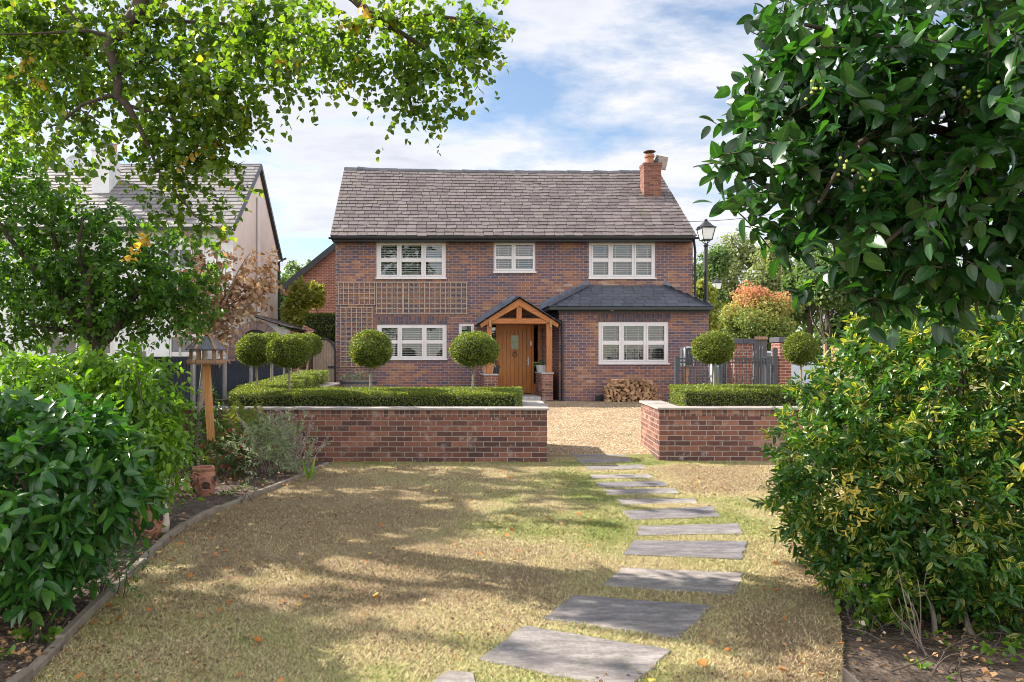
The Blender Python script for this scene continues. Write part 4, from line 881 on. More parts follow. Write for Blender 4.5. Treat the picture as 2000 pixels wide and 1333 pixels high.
mb = MB(); gx = nx1+.08; yy = 23.7; mb.tube([(gx,yy,Z(617,yy)),(gx,yy,Z(385,yy))], .06, 10); mb.tube([(gx,yy,Z(597,yy)),(gx+.22,yy,Z(597,yy))], .07, 12); mb.build('flue_pipe', M_white, NH, smooth=True)
mb = MB(); mb.tube([(nx1+.06,YB-.1,.4),(nx1+.06,YB-.1,nze-.15),(nx1+.25,YB+.2,nze+.02)], .045, 8); mb.build('downpipe', M_black, NH, smooth=True)
yc2 = 22.3; c0, c1 = X(179,yc2), X(213,yc2); zt = Z(294,yc2)
mb = MB(); mb.box(c0,c1,yc2,yc2+.78,Z(400,yc2)-.5,zt); mb.box(c0-.03,c1+.03,yc2-.03,yc2+.81,zt,zt+.06); C2 = mb.build('chimney', M_renderw, NH)
mb = MB(); ccx = (c0+c1)/2; mb.lathe([(.26,.06),(.27,.2),(.24,.32),(.15,.42),(0,.46)], (ccx,yc2+.28,zt), 18); mb.build('cowl', M_felt, C2, smooth=True)
mb = MB(); mb.lathe([(.15,.06),(.13,.35),(.15,.36)], (ccx+.1,yc2+.62,zt), 14); mb.build('chimney_pot', M_terral, C2, smooth=True)
dcx, dcy, dcz = X(150,22.2), 22.2, Z(318,22.2)
t = thing('satellite_dish', (dcx+.2,dcy+.1,dcz), 'grey satellite dish fixed to the white chimney', 'satellite dish')
mb = MB(); mb.lathe([(0,0),(.15,.02),(.28,.07),(.36,.12)], (0,0,0), 24); mb.v = [(dcx + x*.95 + z*.1, dcy - z*.9 + y*.2, dcz + y*.72 - z*.2) for x,y,z in mb.v]; mb.build('dish', M_steel, t, smooth=True)
mb = MB(); mb.bar((dcx,dcy,dcz-.05),(c0+.02,yc2+.1,dcz-.05),.04,.04); mb.bar((dcx,dcy-.02,dcz-.2),(dcx,dcy-.4,dcz-.05),.02,.02); mb.box(dcx-.04,dcx+.04,dcy-.46,dcy-.38,dcz-.08,dcz-.02); mb.build('bracket', M_steel, t)
# ------------------------------------------------------------------ lean-to outbuilding with a brick arch
ya = 19.2; A0, A1 = X(398,ya), X(566,ya); OB = thing('brick_outbuilding', ((A0+A1)/2, ya, .2), 'lean to outbuilding with a dark brick arch beside the white house', 'outbuilding')
acx, aw, az0 = X(499,ya), (X(553,ya)-X(445,ya))/2, Z(694,ya); azt = Z(627,ya); ri = aw*.72
mb = MB(); pts = [(A0,.0),(A0,Z(618,ya)),(X(470,ya),Z(613,ya)),(A1,Z(645,ya)),(A1,.0)]
n = 18; arc = [(acx+ri*math.cos(t), az0+(Z(644,ya)-az0)*math.sin(t)) for t in np.linspace(0,math.pi,n)]
left = [(A0,.0),(A0,Z(618,ya)),(X(470,ya),Z(613,ya)),(A1,Z(645,ya)),(A1,.0),(acx+ri,.0)] + arc + [(acx-ri,.0)]
mb.face([(x,ya,z) for x,z in left][::-1]); mb.build('wall', simple('grey_render', (.26,.24,.235), .9, .25, 5), OB)
mb = MB()
for t0, t1 in zip(np.linspace(0,math.pi,23), np.linspace(0,math.pi,23)[1:]):
    q = [(acx+s*math.cos(t), az0+(k)*math.sin(t)) for s, k, t in ((ri,Z(644,ya)-az0,t0+.012),(aw,azt-az0,t0+.012),(aw,azt-az0,t1-.012),(ri,Z(644,ya)-az0,t1-.012))]
    mb.prism(q, ya-.012, ya+.12, random.random())
for s in (-1,1):
    for j in range(9): mb.box(acx+s*ri if s > 0 else acx-aw, acx+aw if s > 0 else acx-ri, ya-.012, ya+.12, az0-.005-(j+1)*.1+.008, az0-.005-j*.1, random.random())
def rndmat(name, stops):
    m, nt, b = mat(name, .85); c = ramp(nt, math_(nt,'ADD',math_(nt,'MULTIPLY',attr(nt,'rnd'),.6),math_(nt,'MULTIPLY',noise(nt,coord(nt),25,5),.4)), stops); L(nt,c,b.inputs['Base Color']); bump(nt,b,noise(nt,coord(nt),40,4),.4); return m
mb.build('arch', rndmat('plum_arch_brick', [(0,(.06,.04,.045)),(.5,(.12,.075,.075)),(1,(.2,.13,.12))]), OB)
mb = MB(); mb.prism([(acx-ri,.0),(acx+ri,.0)]+arc, ya+.08, ya+.1); mb.build('door', simple('dark_doors',(.03,.033,.04),.6,.2,9), OB)
mb = MB(); p = [(X(468,ya),Z(611,ya)),(X(566,ya)+.05,Z(643,ya))]; d = np.array([p[1][0]-p[0][0],0,p[1][1]-p[0][1]]); yb_ = 24.5
mb.add([(p[0][0],ya-.1,p[0][1]),(p[1][0],ya-.1,p[1][1]),(p[1][0],yb_,p[1][1]),(p[0][0],yb_,p[0][1])],[(0,1,2,3)])
vv = np.array([p[0][0]-p[1][0],0,p[0][1]-p[1][1]]); slates(mb, (p[1][0],ya-.12,p[1][1]+.02), (0,1,0), vv, 0, yb_-ya, np.linalg.norm(vv), .2, .3, seed=21); mb.build('roof', M_slate, OB)
mb = MB(); mb.box(A1-.15, A1, ya+.02, yb_, 0, Z(645,ya)-.02); mb.build('side_wall', M_redbrick, OB)
mb = MB(); gx0_ = A1+.0; gx1_ = X(602,YM-.1); mb.box(A1, gx1_, 21.6, 21.8, 0, 2.2); mb.bar((A1-.1,21.4,2.35),(gx1_,21.4,2.2),.5,.05,up=(0,-.5,.85)); mb.build('rear_wall', M_redbrick, OB)
# arched wooden gate
yg = 20.7; g0, g1 = X(611,yg), X(653,yg); gt = Z(663,yg); gs = Z(690,yg); GT = thing('arched_gate', ((g0+g1)/2, yg, .28), 'arched wooden board gate in a black metal frame beside the house', 'gate')
mb = MB(); nb = 8
for i in range(nb):
    a = g0+(g1-g0)*i/nb+.003; b = g0+(g1-g0)*(i+1)/nb-.003; f = lambda x: gs + (gt-gs)*math.sqrt(max(0, 1-((x-(g0+g1)/2-.05)/((g1-g0)/2+.06))**2))
    mb.prism([(a,.3),(b,.3),(b,f(b)),(a,f(a))], yg, yg+.03+.002*(i % 2))
mb.build('boards', M_gatew, GT)
mb = MB(); mb.tube([(g1+.03,yg-.02,.29),(g1+.03,yg-.02,gs)] + [((g0+g1)/2+((g1-g0)/2+.03)*math.cos(t), yg-.02, gs+(gt-gs+.02)*math.sin(t)) for t in np.linspace(.15,math.pi,12)] + [(g0-.03,yg-.02,.29)], .028, 6); mb.build('frame', M_black, GT)
mb = MB(); mb.bar((g1-.18,yg-.03,1.25),(g1+.02,yg-.03,1.25),.03,.05); mb.build('latch', M_black, GT)
# red house behind, left of the main house
yr = 32; rx0, rx1 = X(560,yr), X(700,yr); RH = thing('red_brick_house', ((rx0+rx1)/2, yr, .29), 'red brick house gable with dark verge seen between the two houses', 'house')
mb = MB(); ze_, zp_ = Z(560,yr), Z(462,yr); xm = X(682,yr); sl_ = (zp_-ze_)/(xm-rx0)
mb.prism([(rx0,0),(xm+2.6,0),(xm+2.6,ze_),(xm,zp_),(rx0,ze_)], yr, yr+7); mb.build('wall', M_redbrick, RH)
mb = MB(); mb.bar((rx0-.4,yr+3.4,ze_-.4*sl_+.08),(xm,yr+3.4,zp_+.08), 7.3, .14); mb.bar((xm,yr+3.4,zp_+.08),(xm+3,yr+3.4,ze_-.4*sl_+.08), 7.3, .14); mb.build('roof', M_slateD, RH)
mb = MB(); mb.bar((rx0-.42,yr-.28,ze_-.4*sl_+.0),(xm,yr-.28,zp_+.02), .05, .25); mb.build('verge_board', M_lampb, RH)
# far house right, behind the bush
yf = 66; FH = thing('orange_brick_house', (X(1705,yf), yf, .29), 'small glimpse of an orange brick gable with pale verge beyond the variegated bush', 'house')
fx0, fx1 = X(1655,yf), X(1765,yf); fm = (fx0+fx1)/2-.2
mb = MB(); mb.prism([(fx0,0),(fx1,0),(fx1,Z(622,yf)),(fm,Z(562,yf)),(fx0,Z(622,yf))], yf, yf+4); mb.build('wall', brick_mat('orange_brick', [(0,(.35,.15,.09)),(1,(.5,.24,.15))], (.4,.3,.25)), FH)
mb = MB()
for s, xx in ((-1,fx0-.4),(1,fx1+.4)): mb.bar((xx,yf+2,Z(622,yf)-.3),(fm,yf+2,Z(562,yf)+.1), 4.6, .16)
mb.build('roof', M_slateD, FH)
mb = MB()
for s, xx in ((-1,fx0-.4),(1,fx1+.4)): mb.bar((xx,yf-.33,Z(622,yf)-.3),(fm,yf-.33,Z(562,yf)+.08), .05, .4)
mb.build('verge_board', M_white, FH)
# ------------------------------------------------------------------ small things round the house
# firewood
def logs():
    protos = []
    for k in range(4):
        mb = MB(); m = random.choice((3,4,5)); a0_ = random.random()*6; rr = .05+.02*random.random()
        pts = [(rr*math.cos(a0_+i*6.283/m)*(1+.3*random.random()), rr*math.sin(a0_+i*6.283/m)*(.65+.3*random.random())) for i in range(m)]
        mb.prism(pts, -.17, .17, random.random()); protos.append(mb.build('firewood_log', M_log, None, bevel=.004).data); 
        bpy.data.objects.remove(bpy.data.objects['firewood_log'] if k == 0 else [o for o in COL.objects if o.name.startswith('firewood_log')][0])
    x0, x1 = X(1180,19.6), X(1291,19.6); n = 0; row = 0; z = gh(19.4)+.055
    prof = lambda t: max(0, min(1, 1.25*math.sin(math.pi*min(1,max(0,t*1.0+.02)))**.55))
    while row < 9:
        x = x0 + .05 + random.random()*.05
        while x < x1 - .04:
            t = (x-x0)/(x1-x0)
            if z < gh(19.4) + .10 + .50*prof(t):
                c = bpy.data.objects.new('firewood_log', random.choice(protos)); COL.objects.link(c)
                c.location = (x, 19.62 + random.uniform(-.05,.05) + row*.018, z + random.uniform(-.008,.008)); sc_ = random.uniform(.8,1.15)
                c.rotation_euler = (random.uniform(-.06,.06), random.uniform(0,6.28), random.gauss(0,.16) if row < 5 else random.gauss(0,.8)); c.scale = (sc_, sc_, sc_)
                b = c.modifiers.new('bevel','BEVEL'); b.width = .004; b.segments = 1
                tag(c, 'split firewood log in the pile against the extension wall', 'firewood', 'logs in the firewood pile'); n += 1
            x += .098 + random.uniform(-.012,.014)
        z += .068; row += 1
logs()
# half barrel planter
yb = 20.35; bx = X(700,yb); t = thing('barrel_planter', (bx,yb,.29), 'half barrel planter with grey dry plants under the tall narrow trellis', 'planter')
mb = MB(); mb.lathe([(.40,0),(.455,.2),(.50,.42),(.515,.60),(.475,.60),(.46,.45)], (bx,yb,.29), 26); mb.build('barrel', M_barrel, t)
mb = MB()
for z, r in ((.1,.435),(.5,.516)): mb.lathe([(r,z),(r+.006,z),(r+.008,z+.05),(r+.002,z+.05)], (bx,yb,.29), 26)
mb.build('hoop', M_iron, t); mb = MB(); mb.lathe([(0,.5),(.46,.5)], (bx,yb,.29), 20); mb.build('compost', M_soil, t)
lv = Leaves(); fill(lv, [(np.array([bx,yb,.98]), np.array([.52,.3,.17]), 1)], .05, TD, 10, .2, 1.6); lv.build('plant', ML_grey, t)
# porch pots
def pot_plant(px, py0, py1, Y, rpx, label, m, ml, leafs, taper=.7, dead=False):
    x = X(px,Y); z0 = Z(py1,Y); h = Z(py0,Y)-z0; r = rpx/F*Y; t = thing('potted_plant', (x,Y,z0), label, 'potted plant', 'plant pots in the porch')
    mb = MB(); mb.lathe([(0,0),(r*taper,0),(r*.95,h*.82),(r*1.05,h*.83),(r*1.05,h),(r*.9,h),(r*.85,h*.85),(0,h*.85)], (x,Y,z0), 20); mb.build('pot', m, t, smooth=True)
    lv = Leaves(); fill(lv, [(np.array([x,Y,z0+h*1.35]), np.array([r*1.1,r,h*.6]), 1)], leafs, TD, 9, .14, 2.0); lv.build('plant', ml, t)
pot_plant(953, 712, 731, 20.0, 13, 'pale terracotta pot with a straggly plant on the left porch plinth', M_terral, ML_grey, .04)
pot_plant(1058, 714, 728, 20.15, 11, 'grey pot of green foliage on the right porch plinth', M_steel, ML_ros, .05, .85)
pot_plant(968, 716, 731, 20.45, 8, 'dark pot of russet leaves beside the oak door', M_iron, ML_purp, .05)
# railings and gates
def pillar(p0, p1, pt, Y, label, d=.45):
    x0, x1 = X(p0,Y), X(p1,Y); zt = Z(pt,Y); t = thing('brick_pillar', ((x0+x1)/2,Y,.29), label, 'gate pillar', 'brick pillars of the side entrance')
    mb = MB(); mb.box(x0+.02,x1-.02,Y,Y+d,.1,zt-.13); mb.build('brickwork', M_redbrick, t)
    mb = MB(); mb.box(x0-.01,(x0+x1)/2-.004,Y-.03,Y+d+.03,zt-.13,zt); mb.box((x0+x1)/2+.004,x1+.01,Y-.03,Y+d+.03,zt-.13,zt); mb.build('cap', M_archbrick if False else simple('blue_cap_brick',(.06,.06,.075),.7,.3,9), t, bevel=.008)
pillar(1432,1472,662,18.3,'red brick pillar with dark cap behind the grey railings'); pillar(1521,1547,659,18.0,'sunlit brick pillar with dark cap left of the right hand topiary ball')
yg2 = 16.8; IG = thing('iron_gate', (X(1322,yg2),yg2,.2), 'grey iron railing gate with arched finials between house and right hedge', 'gate')
gz = .24; zr1, zr2 = Z(697,yg2), Z(708,yg2); xs0, xs1 = X(1322,yg2), X(1499,yg2)
mb = MB(); mb.box(xs0-.05,xs0+.05,yg2-.05,yg2+.05,gz,Z(697,yg2)+.0); mb.box(xs1-.05,xs1+.05,yg2-.05,yg2+.05,gz,Z(697,yg2)); mb.box((xs0+xs1)/2-.07,(xs0+xs1)/2-.02,yg2-.025,yg2+.025,gz,zr1+.02); mb.box((xs0+xs1)/2+.02,(xs0+xs1)/2+.07,yg2-.025,yg2+.025,gz,zr1+.02); mb.build('gate_post', M_iron, IG)
mb = MB()
for z in (zr1-.05, zr2, gz+.12): mb.box(xs0+.05,xs1-.05,yg2-.02,yg2+.02,z-.018,z+.018)
mb.build('rail', M_iron, IG); nb = 25
for i in range(nb):
    x = xs0 + .12 + (xs1-xs0-.24)*i/(nb-1); tall = .22 + .07*math.sin(i*2.2)
    mb = MB(); mb.tube([(x,yg2-.03,gz+.06),(x,yg2-.03,zr1+tall-.1)], .011, 6); mb.lathe([(.011,0),(.02,.02),(.0,.13)], (x,yg2-.03,zr1+tall-.1), 6)
    if i % 4 == 1:
        for q in (-1,1): mb.tube([(x+q*.02,yg2-.035,.9),(x+q*.07,yg2-.035,1.0),(x+q*.05,yg2-.035,1.1),(x,yg2-.035,1.05)], .009, 5)
    mb.build('bar', M_iron, IG)
ym = 18.6; t = thing('letterbox', (X(1345,ym),ym,.29), 'pale arch topped box standing behind the grey railings', 'mailbox')
xa, xb = X(1337,ym), X(1355,ym); mx_ = (xa+xb)/2; rr = (xb-xa)/2; zs_ = Z(684,ym)
zb_ = Z(716,ym); pts = [(xa,zb_),(xb,zb_),(xb,zs_)] + [(mx_+rr*math.cos(a), zs_+rr*.75*math.sin(a)) for a in np.linspace(.2,math.pi-.2,8)] + [(xa,zs_)]
mb = MB(); mb.prism(pts, ym, ym+.35); mb.build('body', M_steel, t, bevel=.01)
pts2 = [(mx_+(x-mx_)*.8, zb_+(z-zb_)*.9+.02) for x,z in pts]; mb = MB(); mb.prism(pts2, ym-.015, ym-.001); mb.build('flap', M_black, t)
mb = MB(); mb.box(mx_-.05,mx_+.05,ym+.12,ym+.22,.2,zb_); mb.build('post', M_pined, t)
t = thing('timber_gate', (X(1484,20),20,.29), 'grey weathered timber gate panel beside the red brick pillar', 'gate'); mb = MB()
for i in range(6): a = X(1473,20)+.06*i; mb.box(a+.003,a+.057,20,20.03,.32,Z(657,20))
mb.build('boards', simple('grey_boards',(.085,.075,.075),.8,.3,9,scl=(6,6,.6)), t); mb = MB(); mb.box(X(1473,20),X(1473,20)+.36,19.96,19.998,Z(660,20)-.05,Z(660,20)+.03); mb.box(X(1473,20),X(1473,20)+.36,19.96,19.998,.6,.7); mb.build('rail', M_pined, t)
t = thing('dark_gate', (X(1515,17.9),17.9,.29), 'dark open metal gate leaf against the sunlit brick pillar', 'gate'); mb = MB(); mb.box(X(1510,17.9),X(1521,17.9)-.02,17.9,17.95,.3,Z(680,17.9)); mb.build('leaf', M_iron, t, bevel=.01)
mb = MB(); mb.bar((X(1490,17.8),17.85,Z(712,17.8)),(X(1510,17.8),17.9,Z(707,17.8)),.03,.04); mb.build('latch', M_lampb, t)
# car behind
yc_ = 25; cx_ = X(1530,yc_); t = thing('parked_car', (cx_,yc_,.29), 'silver car glimpsed between the timber gate and the sunlit pillar', 'car'); cz0 = .29
body = [(-2.05,.28),(2.05,.28),(2.12,.55),(2.05,.82),(1.2,.95),(.55,1.42),(-.9,1.47),(-1.75,1.05),(-2.1,.95),(-2.15,.55)]
mb = MB(); mb.prism([(cx_+x,cz0+z) for x,z in body], yc_, yc_+1.7); mb.build('body', M_car, t, bevel=.06)
mb = MB(); mb.prism([(cx_+x,cz0+z) for x,z in [(1.0,.97),(.5,1.36),(-.85,1.41),(-1.5,1.03)]], yc_-.006, yc_+.0); mb.prism([(cx_+x,cz0+z) for x,z in [(1.0,.97),(.5,1.36),(-.85,1.41),(-1.5,1.03)]], yc_+1.7, yc_+1.706); mb.build('window', simple('car_glass',(.05,.06,.07),.1,.1,3,.6,bmp=0), t)
for sx in (-1.3,1.3):
    for yy in (yc_-.01, yc_+1.53):
        mb = MB(); mb.tube([(cx_+sx,yy,cz0+.31),(cx_+sx,yy+.19,cz0+.31)], .31, 20); wv = mb.build('wheel', M_rubber, t); mb = MB(); mb.tube([(cx_+sx,yy-.01,cz0+.31),(cx_+sx,yy+.2,cz0+.31)], .19, 14); mb.build('rim', M_steel, wv)
# lamp posts
def lamp(px, Y, ptop, label):
    x = X(px,Y); zt = Z(ptop,Y); t = thing('street_lamp', (x,Y,.29), label, 'street lamp', 'lantern lamp posts beyond the house'); hw = .245; zb = zt-.86
    mb = MB(); mb.lathe([(.16,0),(.16,.25),(.1,.35),(.085,1.0),(.07,1.05),(.06,zb-.29)], (x,Y,.29), 12); mb.lathe([(.06,0),(.085,.03),(.085,.07),(.05,.1)], (x,Y,zb-.12), 12); mb.build('post', M_lampb, t, smooth=True)
    mb = MB(); b = .155
    for sx in (-1,1):
        for sy in (-1,1):
            mb.tube([(x,Y,zb-.05),(x+sx*b*.8,Y+sy*b*.8,zb+.12)], .014, 5); mb.tube([(x+sx*b,Y+sy*b,zb+.13),(x+sx*hw*.95,Y+sy*hw*.95,zb+.52)], .016, 5)
    mb.box(x-b-.02,x+b+.02,Y-b-.02,Y+b+.02,zb+.11,zb+.14); mb.box(x-hw-.02,x+hw+.02,Y-hw-.02,Y+hw+.02,zb+.52,zb+.555)
    P_ = [(hw+.02,.555),(hw*.72,.63),(hw*.5,.70),(hw*.42,.72),(hw*.3,.755),(.05,.78),(.03,.80),(.055,.82),(.02,.855),(0,.86)]
    mb.lathe([(r*1.25,z) for r,z in P_], (x,Y,zb), 4 if False else 8); mb.build('lantern', M_lampb, t)
    mb = MB(); c4 = [(-1,-1),(1,-1),(1,1),(-1,1)]; vs_ = [(x+a*b*.97,Y+c*b*.97,zb+.141) for a,c in c4] + [(x+a*hw*.92,Y+c*hw*.92,zb+.518) for a,c in c4]
    mb.add(vs_, [(0,1,5,4),(1,2,6,5),(2,3,7,6),(3,0,4,7)]); mb.build('glass', M_lampglass, t); return t
lamp(1379,25,428,'taller black lantern lamp post rising above the extension roof'); lamp(1400.5,45,543,'smaller, further black lantern lamp post before the orange tree')
def cable(p, q, label):
    mb = MB(); p = np.array(p); q = np.array(q); mb.tube([tuple(p*(1-t)+q*t - np.array([0,0,.25*4*t*(1-t)])) for t in np.linspace(0,1,14)], .012, 5)
    o = mb.build('overhead_cable', M_black, None); rebase(o, p); tag(o, label, 'cable')
cable((X(1340,26),26,Z(433,26)),(X(1640,30),30,Z(385,30)),'thin overhead cable running right from behind the house roof'); cable((X(330,30),30,Z(205,30)),(X(800,26),26,Z(18,26)),'thin overhead cable crossing the sky behind the lime branches')
# dark fence on the left
FN = thing('slat_fence', (-3.75,12,.2), 'blue black vertical slat fence with concrete posts along the left boundary', 'fence'); fp = [(-3.72,9.2),(-3.74,11.2),(-3.76,13.0),(-3.73,14.8),(-3.70,16.6),(-3.66,18.6)]
mb = MB(); zt = lambda y: Z(705,12.5) + (y-12.5)*-.02 + .02
for (xa,ya_),(xb,yb_2) in zip(fp, fp[1:]):
    k = 26
    for i in range(k):
        t0 = (i+.1)/k; t1 = (i+.85)/k; zz_ = zt((ya_+yb_2)/2); dx = .012*(i % 2)
        a = (xa+(xb-xa)*t0+dx, ya_+(yb_2-ya_)*t0); b = (xa+(xb-xa)*t1+dx, ya_+(yb_2-ya_)*t1); mb.slab([a,b,(b[0]-.02,b[1]),(a[0]-.02,a[1])], .32, zz_)
mb.build('slats', M_fence, FN)
mb = MB()
for (xa,ya_),(xb,yb_2) in zip(fp, fp[1:]):
    for z in (.5, zt(ya_)-.12): mb.bar((xa-.045,ya_,z),(xb-.045,yb_2,z),.04,.07)
mb.build('rail', M_fence, FN); mb = MB()
for (xa,ya_),(xb,yb_2) in zip(fp, fp[1:]): mb.bar((xa-.01,ya_+.06,.17),(xb-.01,yb_2-.06,.17),.05,.29)
mb.build('gravel_board', M_conc, FN)
for (xa,ya_) in fp: mb = MB(); mb.box(xa-.06,xa+.06,ya_-.055,ya_+.055,0,zt(ya_)+.05); mb.build('post', M_conc, FN, bevel=.01)
# bird table
yt = 9.3; tb = np.array([X(417,yt), yt, 0]); tt = np.array([X(403,yt), yt, Z(712,yt)]); BT = thing('bird_table', tuple(tb), 'hexagonal wooden bird table with grey roof on a leaning post', 'bird table')
mb = MB(); mb.bar(tuple(tb-np.array([0,0,.05])), tuple(tt), .085, .085, up=(0,1,0)); mb.build('post', M_pine, BT, bevel=.004)
cxT, zT = X(403,yt), Z(712,yt); hexa = lambda r, z, o=.26: [(cxT+r*math.cos(o+k*math.pi/3), yt+r*math.sin(o+k*math.pi/3), z) for k in range(6)]
mb = MB(); mb.slab([(a,b) for a,b,_ in hexa(.235,0)], zT, zT+.022); H6 = hexa(.235,zT+.035)
mb.build('tray', M_pined, BT); mb = MB()
for k in range(6): mb.bar(H6[k], H6[(k+1) % 6], .028, .05)
mb.build('tray_rim', M_pined, BT, bevel=.003); zr_ = Z(683,yt)
for k in range(6):
    a = hexa(.19,zT+.022)[k]; b = hexa(.19,zr_+.03)[k]; mb = MB(); mb.bar(a, b, .034, .034, up=(0,1,0)); mb.build('upright', M_pined, BT)
mb = MB(); lo_ = hexa(.26,zr_); hi_ = hexa(.055,Z(655,yt))
for k in range(6): mb.face([lo_[k],lo_[(k+1)%6],hi_[(k+1)%6],hi_[k]]); mb.face([(lo_[k][0],lo_[k][1],lo_[k][2]-.012),(lo_[(k+1)%6][0],lo_[(k+1)%6][1],lo_[k][2]-.012),(hi_[(k+1)%6][0],hi_[(k+1)%6][1],hi_[k][2]-.012),(hi_[k][0],hi_[k][1],hi_[k][2]-.012)])
mb.build('roof', M_felt, BT); mb = MB()
for k in range(6): mb.bar(lo_[k], hi_[k], .03, .022)
mb.build('hip_batten', M_pined, BT); mb = MB(); mb.slab([(a,b) for a,b,_ in hexa(.075,0)], hi_[0][2], hi_[0][2]+.02); mb.lathe([(.018,.02),(.02,.04),(.04,.06),(.045,.08),(.03,.105),(.012,.12),(0,.13)], (cxT,yt,hi_[0][2]), 12); mb.build('finial', M_pined, BT, smooth=True)
# strawberry pots
def straw(px, py, hpx, wpx, label, m):
    x, Y = G(px, py); h = hpx/F*Y; r = wpx/2/F*Y; t = thing('strawberry_pot', (x,Y,.0), label, 'terracotta pot', 'terracotta strawberry pots')
    prof = [(.72,0),(.86,.12),(.98,.35),(1.0,.55),(.94,.78),(.84,.86),(.92,.90),(.94,.97),(.88,1.0),(.80,.97),(.78,.85),(.86,.6),(.8,.2),(.0,.15)]
    mb = MB(); mb.lathe([(a*r,b*h) for a,b in prof], (x,Y,0), 28); mb.build('pot', m, t, smooth=True)
    dark = M_dark
    for k, (ang, zz_, s) in enumerate([(-1.15,.42,.19),(-2.45,.55,.19),(-2.0,.22,.17),(-.2,.6,.17)]):
        rr = r*(.99 if .3 < zz_ < .7 else .93); c = np.array([x+rr*math.cos(ang), Y+rr*math.sin(ang), zz_*h]); a = s*h*.85
        n_ = np.array([math.cos(ang), math.sin(ang), .0]); e = np.array([-n_[1], n_[0], 0]); ring = lambda q, o: [tuple(c + n_*o*(1-abs(math.sin(th))*.3) + e*q*a*math.cos(th) + np.array([0,0,q*a*.85*math.sin(th)])) for th in np.linspace(0,2*math.pi,17)]
        mb = MB(); mb.tube(ring(1.0,.0), .004, 6, cap=False)
        lip = [tuple(c + n_*(.006+.016*(1-abs(u_))) + e*a*u_*1.0 + np.array([0,0,-a*.85*math.sqrt(max(0,1-u_*u_))])) for u_ in np.linspace(-1,1,9)]
        mb.tube(lip, .007, 6); op = mb.build('opening', m, t, smooth=True); mb = MB(); mb.face(ring(.95,.004)[:-1]); mb.build('hole_shade', M_dark, op)  # flat dark disc stands for the shade inside the opening
straw(398,970,58,46,'upright terracotta strawberry pot with side holes in front of the bird table', M_terra); straw(290,1050,66,52,'terracotta strawberry pot half hidden by the big laurel bush', M_terra)
def stone(px, py, rx, rz, label, m):
    x, Y = G(px, py); mb = MB(); n = 14
    for j in range(1): pass
    prof = [(0,-.3),(.8,-.2),(1,.2),(.85,.6),(.5,.9),(0,1)]; mb.lathe([(a,b) for a,b in prof], (0,0,0), n)
    mb.v = [(x + a*rx*(1+.15*math.sin(3*math.atan2(b,a)+px)), Y + b*rx*.7, c*rz) for a,b,c in mb.v]; o = mb.build('garden_stone', m, None, smooth=True); rebase(o, (x,Y,0)); tag(o, label, 'stone')
stone(325,958,.10,.13,'rounded grey stone in the bed left of the upright strawberry pot', M_conc); stone(314,1038,.07,.3,'tall pale stone behind the half hidden strawberry pot', simple('pale_stone',(.5,.42,.34),.9,.15,8))
# fallen leaves
def fallen():
    kinds = [('orange', [(0,(.36,.13,.03)),(1,(.48,.22,.07))], 'curled orange leaf fallen on the dry lawn', 120), ('yellow', [(0,(.55,.40,.06)),(1,(.62,.48,.14))], 'small yellow leaf fallen on the dry lawn', 35), ('brown', [(0,(.24,.13,.06)),(1,(.40,.25,.13))], 'dry brown leaf fallen on the dry lawn', 140)]
    for nm, stops, lb, cnt in kinds:
        m = leaf_mat('fallen_%s_leaf' % nm, stops, .15, (1.2,1,.6), .7, .2); P = []
        for k in range(5):
            lv = Leaves(); lv.add(np.zeros((1,3)), np.array([[1.,0,0]]), np.array([[0,0,1.]]), np.array([1.]), T_oval(rng.uniform(.38,.55), rng.uniform(-.05,.3), rng.uniform(-.45,.15)), np.array([rng.random()])); o = lv.build('fallen_leaf', m); P.append(o.data); bpy.data.objects.remove(o)
        for i in range(cnt):
            while True:
                y = 2.95 + 7.0*random.random()**1.3; x = float(edge_l(y)) + (min(float(edge_r(y)), 4)-float(edge_l(y)))*random.random()**1.7
                if abs(x - np.interp(y, PY, PX)) > .55 or y > 10 or random.random() < .12: break
            o = bpy.data.objects.new('fallen_leaf', P[i % 5]); COL.objects.link(o); s = random.uniform(.022,.046)*(1.15 if nm == 'orange' else 1); o.scale = (s,s,s)
            o.location = (x, y, .033); o.rotation_euler = (random.gauss(0,.25), random.gauss(0,.25), random.random()*6.28); tag(o, lb, 'fallen leaf', '%s leaves fallen on the lawn' % nm)
fallen()
# ------------------------------------------------------------------ trees, shrubs and plants
TF = T_fine; TO = T_oval(.33, .09, .15); TOW = T_oval(.42, .10, .2); TR = T_round(.5, .1, .18); TN = T_oval(.24, .06, .12)
def ell(cx, cy, Y, rx, ry, dy, dens=1.0):
    c, r = pe(cx, cy, Y, rx, ry, dy); return (c, r, dens)
# lime tree overhanging from the left
LT = thing('lime_tree', (-7.0,8.6,0), 'large lime tree with sunlit leaves overhanging the top left', 'tree')
wd = MB(); tk = [(-7.0,8.6,-.1),(-6.95,8.6,1.2),(-6.8,8.5,2.8),(-6.7,8.4,4.4),(-6.5,8.3,6.2),(-6.3,8.2,8.2)]
wd.tube(tk, [.34,.27,.24,.21,.16,.08], 14)
YL = 6.2
def lp(px, py, Y=YL): return (X(px,Y), Y, Z(py,Y))
wd.tube([(-6.75,8.4,4.2),(-5.2,7.6,5.6),(-3.6,6.8,5.5),lp(330,-120),lp(285,-30),lp(268,25),lp(240,62),lp(222,72),lp(214,90)], [.15,.13,.115,.1,.085,.07,.062,.055,.05], 10)
wd.tube([lp(214,86),lp(222,120),lp(231,160),lp(229,190),lp(248,205),lp(268,240),lp(292,290),lp(310,335),lp(345,380),lp(385,425),lp(420,445)], [.052,.043,.038,.036,.032,.024,.017,.013,.010,.007,.004], 9)
